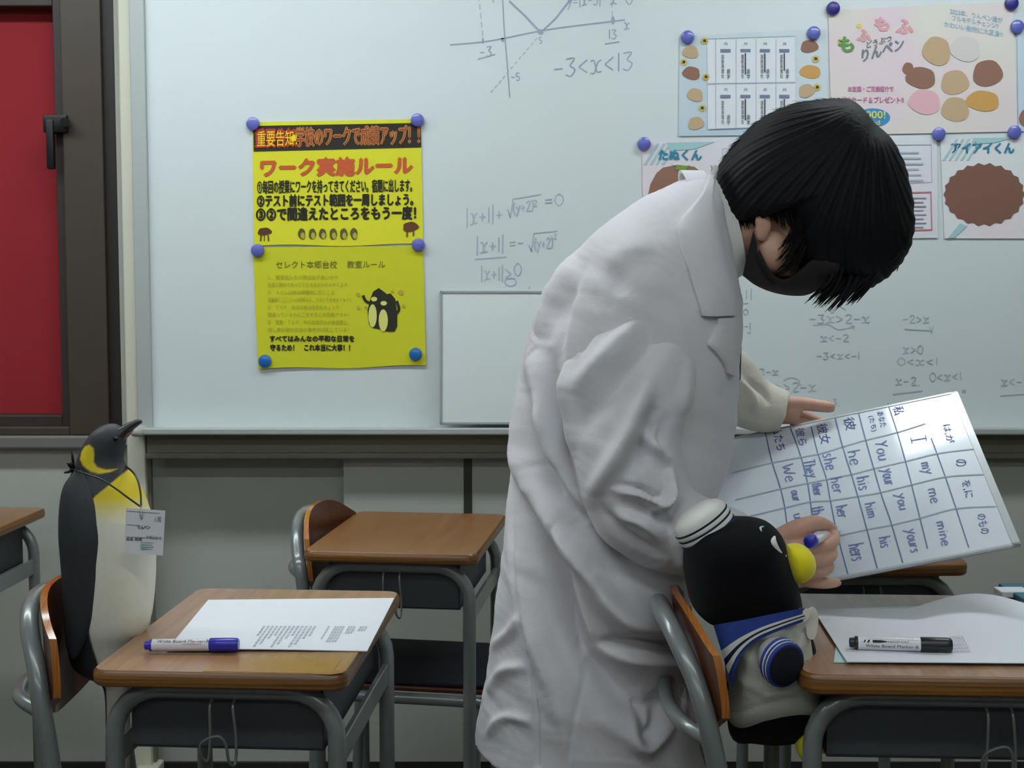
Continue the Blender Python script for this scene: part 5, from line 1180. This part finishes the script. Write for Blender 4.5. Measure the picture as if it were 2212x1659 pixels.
# near and far faces with a rounded bottom between them
def maskgrid():
    lower = cr([(1606, 592), (1640, 616), (1680, 631), (1720, 636), (1750, 631), (1786, 604)], 6)
    upper = cr([(1622, 540), (1645, 586), (1672, 604), (1700, 590), (1740, 560), (1790, 570)], 6); rings = []
    for a, b in zip(lower, upper):
        ring = []
        for t in np.linspace(-1, 1, 21):
            w_ = abs(t)**1.8; p = a*(1-w_)+b*w_; ring.append(tuple(aY(p[0], p[1], YC)+np.array([0, .078*math.sin(t*math.pi/2), 0])))
        rings.append(ring)
    V = [p for r in rings for p in r]; n = 21; Fc = []
    for i in range(len(rings)-1):
        for k in range(n-1): Fc.append((i*n+k, i*n+k+1, (i+1)*n+k+1, (i+1)*n+k))
    return V, Fc
V, Fc = maskgrid(); me = pym(V, Fc, 'face_mask'); o = link('face_mask', me, M_mask, pr)
md = o.modifiers.new('s', 'SOLIDIFY'); md.thickness = .005; md.offset = 0
mb = MB()
for s in (-1, 1):
    mb = MB()
    q = [(1627, 498), (1634, 520), (1638, 560), (1660, 595), (1700, 605), (1640, 618), (1605, 592), (1612, 556), (1622, 520)]
    mb.add(*prism(q, [aY(*p, YC+s*(.080-.0001*(p[1]-498)*.9)) for p in q], [aY(*p, YC+s*(.070-.0001*(p[1]-498)*.9)) for p in q]))
    mb.build('mask_side', M_mask, pr)
# hair ------------------------------------------------------
hout = [(1548, 470), (1544, 440), (1543, 405), (1548, 375), (1562, 345), (1590, 308), (1630, 268), (1675, 240), (1730, 222), (1790, 216), (1830, 218), (1858, 240), (1880, 268), (1915, 300), (1940, 345), (1956, 395), (1965, 440), (1967, 490), (1958, 535), (1938, 572), (1905, 605), (1860, 625), (1812, 606), (1775, 598), (1735, 592), (1712, 580), (1698, 545), (1690, 510), (1668, 470), (1640, 462), (1612, 486), (1585, 495), (1562, 490)]
hc_ = (1750, 420)
def hairsolid(out, depth, p, sc_=1.0):
    o = [(hc_[0]+(x-hc_[0])*sc_, hc_[1]+(y-hc_[1])*sc_) for x, y in out]; return star(o, hc_, YC, depth, 220, 60, p)
V, Fc = hairsolid(hout, .118, 2.5); me = remesh(MB().add(V, Fc).mesh('hair'), .0026, 2, 'hair')
co = getco(me); no = getno(me); P = proj(np.stack([co[:, 0], np.full(len(co), YC), co[:, 2]], 1))
wx0, wy0 = 1850, 235          # whorl; locks run from there
ang = np.arctan2(P[:, 1]-wy0, P[:, 0]-wx0); rad = np.hypot(P[:, 0]-wx0, P[:, 1]-wy0)
rp = .35*np.sin(ang*61+rad*.012+co[:, 1]*60+np.sin(rad*.02))+.4*np.sin(ang*127+co[:, 1]*240)+.3*np.sin(ang*23-co[:, 1]*70)
co += no*(.0016*rp*np.clip(rad/120, 0, 1))[:, None]; setco(me, co)
link('hair', me, M_hair, pr)
# loose locks and fringe: thin tapered strands
mb = MB()
rd = random.Random(3)
def lock(p0, p1, p2, y0, y1, r): mb.tube([aY(*p0, y0), aY(*p1, (y0+y1)/2), aY(*p2, y1)], [r, r*.8, .0003], 5, 3, True, .6)
for k in range(420):
    t = rd.random(); x = 1768+t*190; y = 600-abs(t-.35)*70 if t < .6 else 590-(t-.6)*160
    L_ = rd.uniform(.45, 1.0)*(86 if .12 < t < .70 else 40); dx = -.62+.2*rd.random()
    yy = YC-.075+rd.random()*.15
    if t < .12 and rd.random() < .6: continue
    lock((x+10, y-30), (x+10+dx*L_*.4, y-8+L_*.4), (x+dx*L_*1.1, y+L_*.95-6), yy, yy-.004, rd.uniform(.0012, .0042))
for k in range(90):   # nape and over the ear
    t = rd.random(); x = 1552+t*160; y = 470+rd.random()*14-(18 if .45 < t < .75 else 0); yy = YC-.03-rd.random()*.085
    yy = YC-.085*(.5+.5*t)-.01*rd.random()
    lock((x-4, y-26), (x+2, y-6), (x+6+4*rd.random(), y+rd.uniform(4, 26)), yy, yy+.004, rd.uniform(.0010, .0026))
for k in range(60):   # over the cheek
    t = rd.random(); x = 1690+rd.random()*30; y = 500+t*80; yy = YC-.098
    lock((x+22, y-30), (x+6, y), (x-8-10*rd.random(), y+18+10*rd.random()), yy, yy+.008, rd.uniform(.0010, .0024))
for k in range(160):  # outline flyaways
    i = rd.randrange(4, 19); a = np.array(hout[i]); b = np.array(hout[i+1]); t = rd.random(); p = a*(1-t)+b*t; d = b-a; d = d/np.linalg.norm(d); n2 = np.array([d[1], -d[0]]); s = 1 if p[0] > 1850 else -1
    q0 = p-n2*5-s*d*15; q1 = p+n2*rd.uniform(0, 2); q2 = p+n2*rd.uniform(1, 7)+s*d*rd.uniform(10, 26)
    lock(q0, q1, q2, YC+rd.uniform(-.04, .04), YC+rd.uniform(-.05, .05), rd.uniform(.0006, .0014))
o = mb.build('hair_locks', M_hair, pr); o['kind'] = 'stuff'
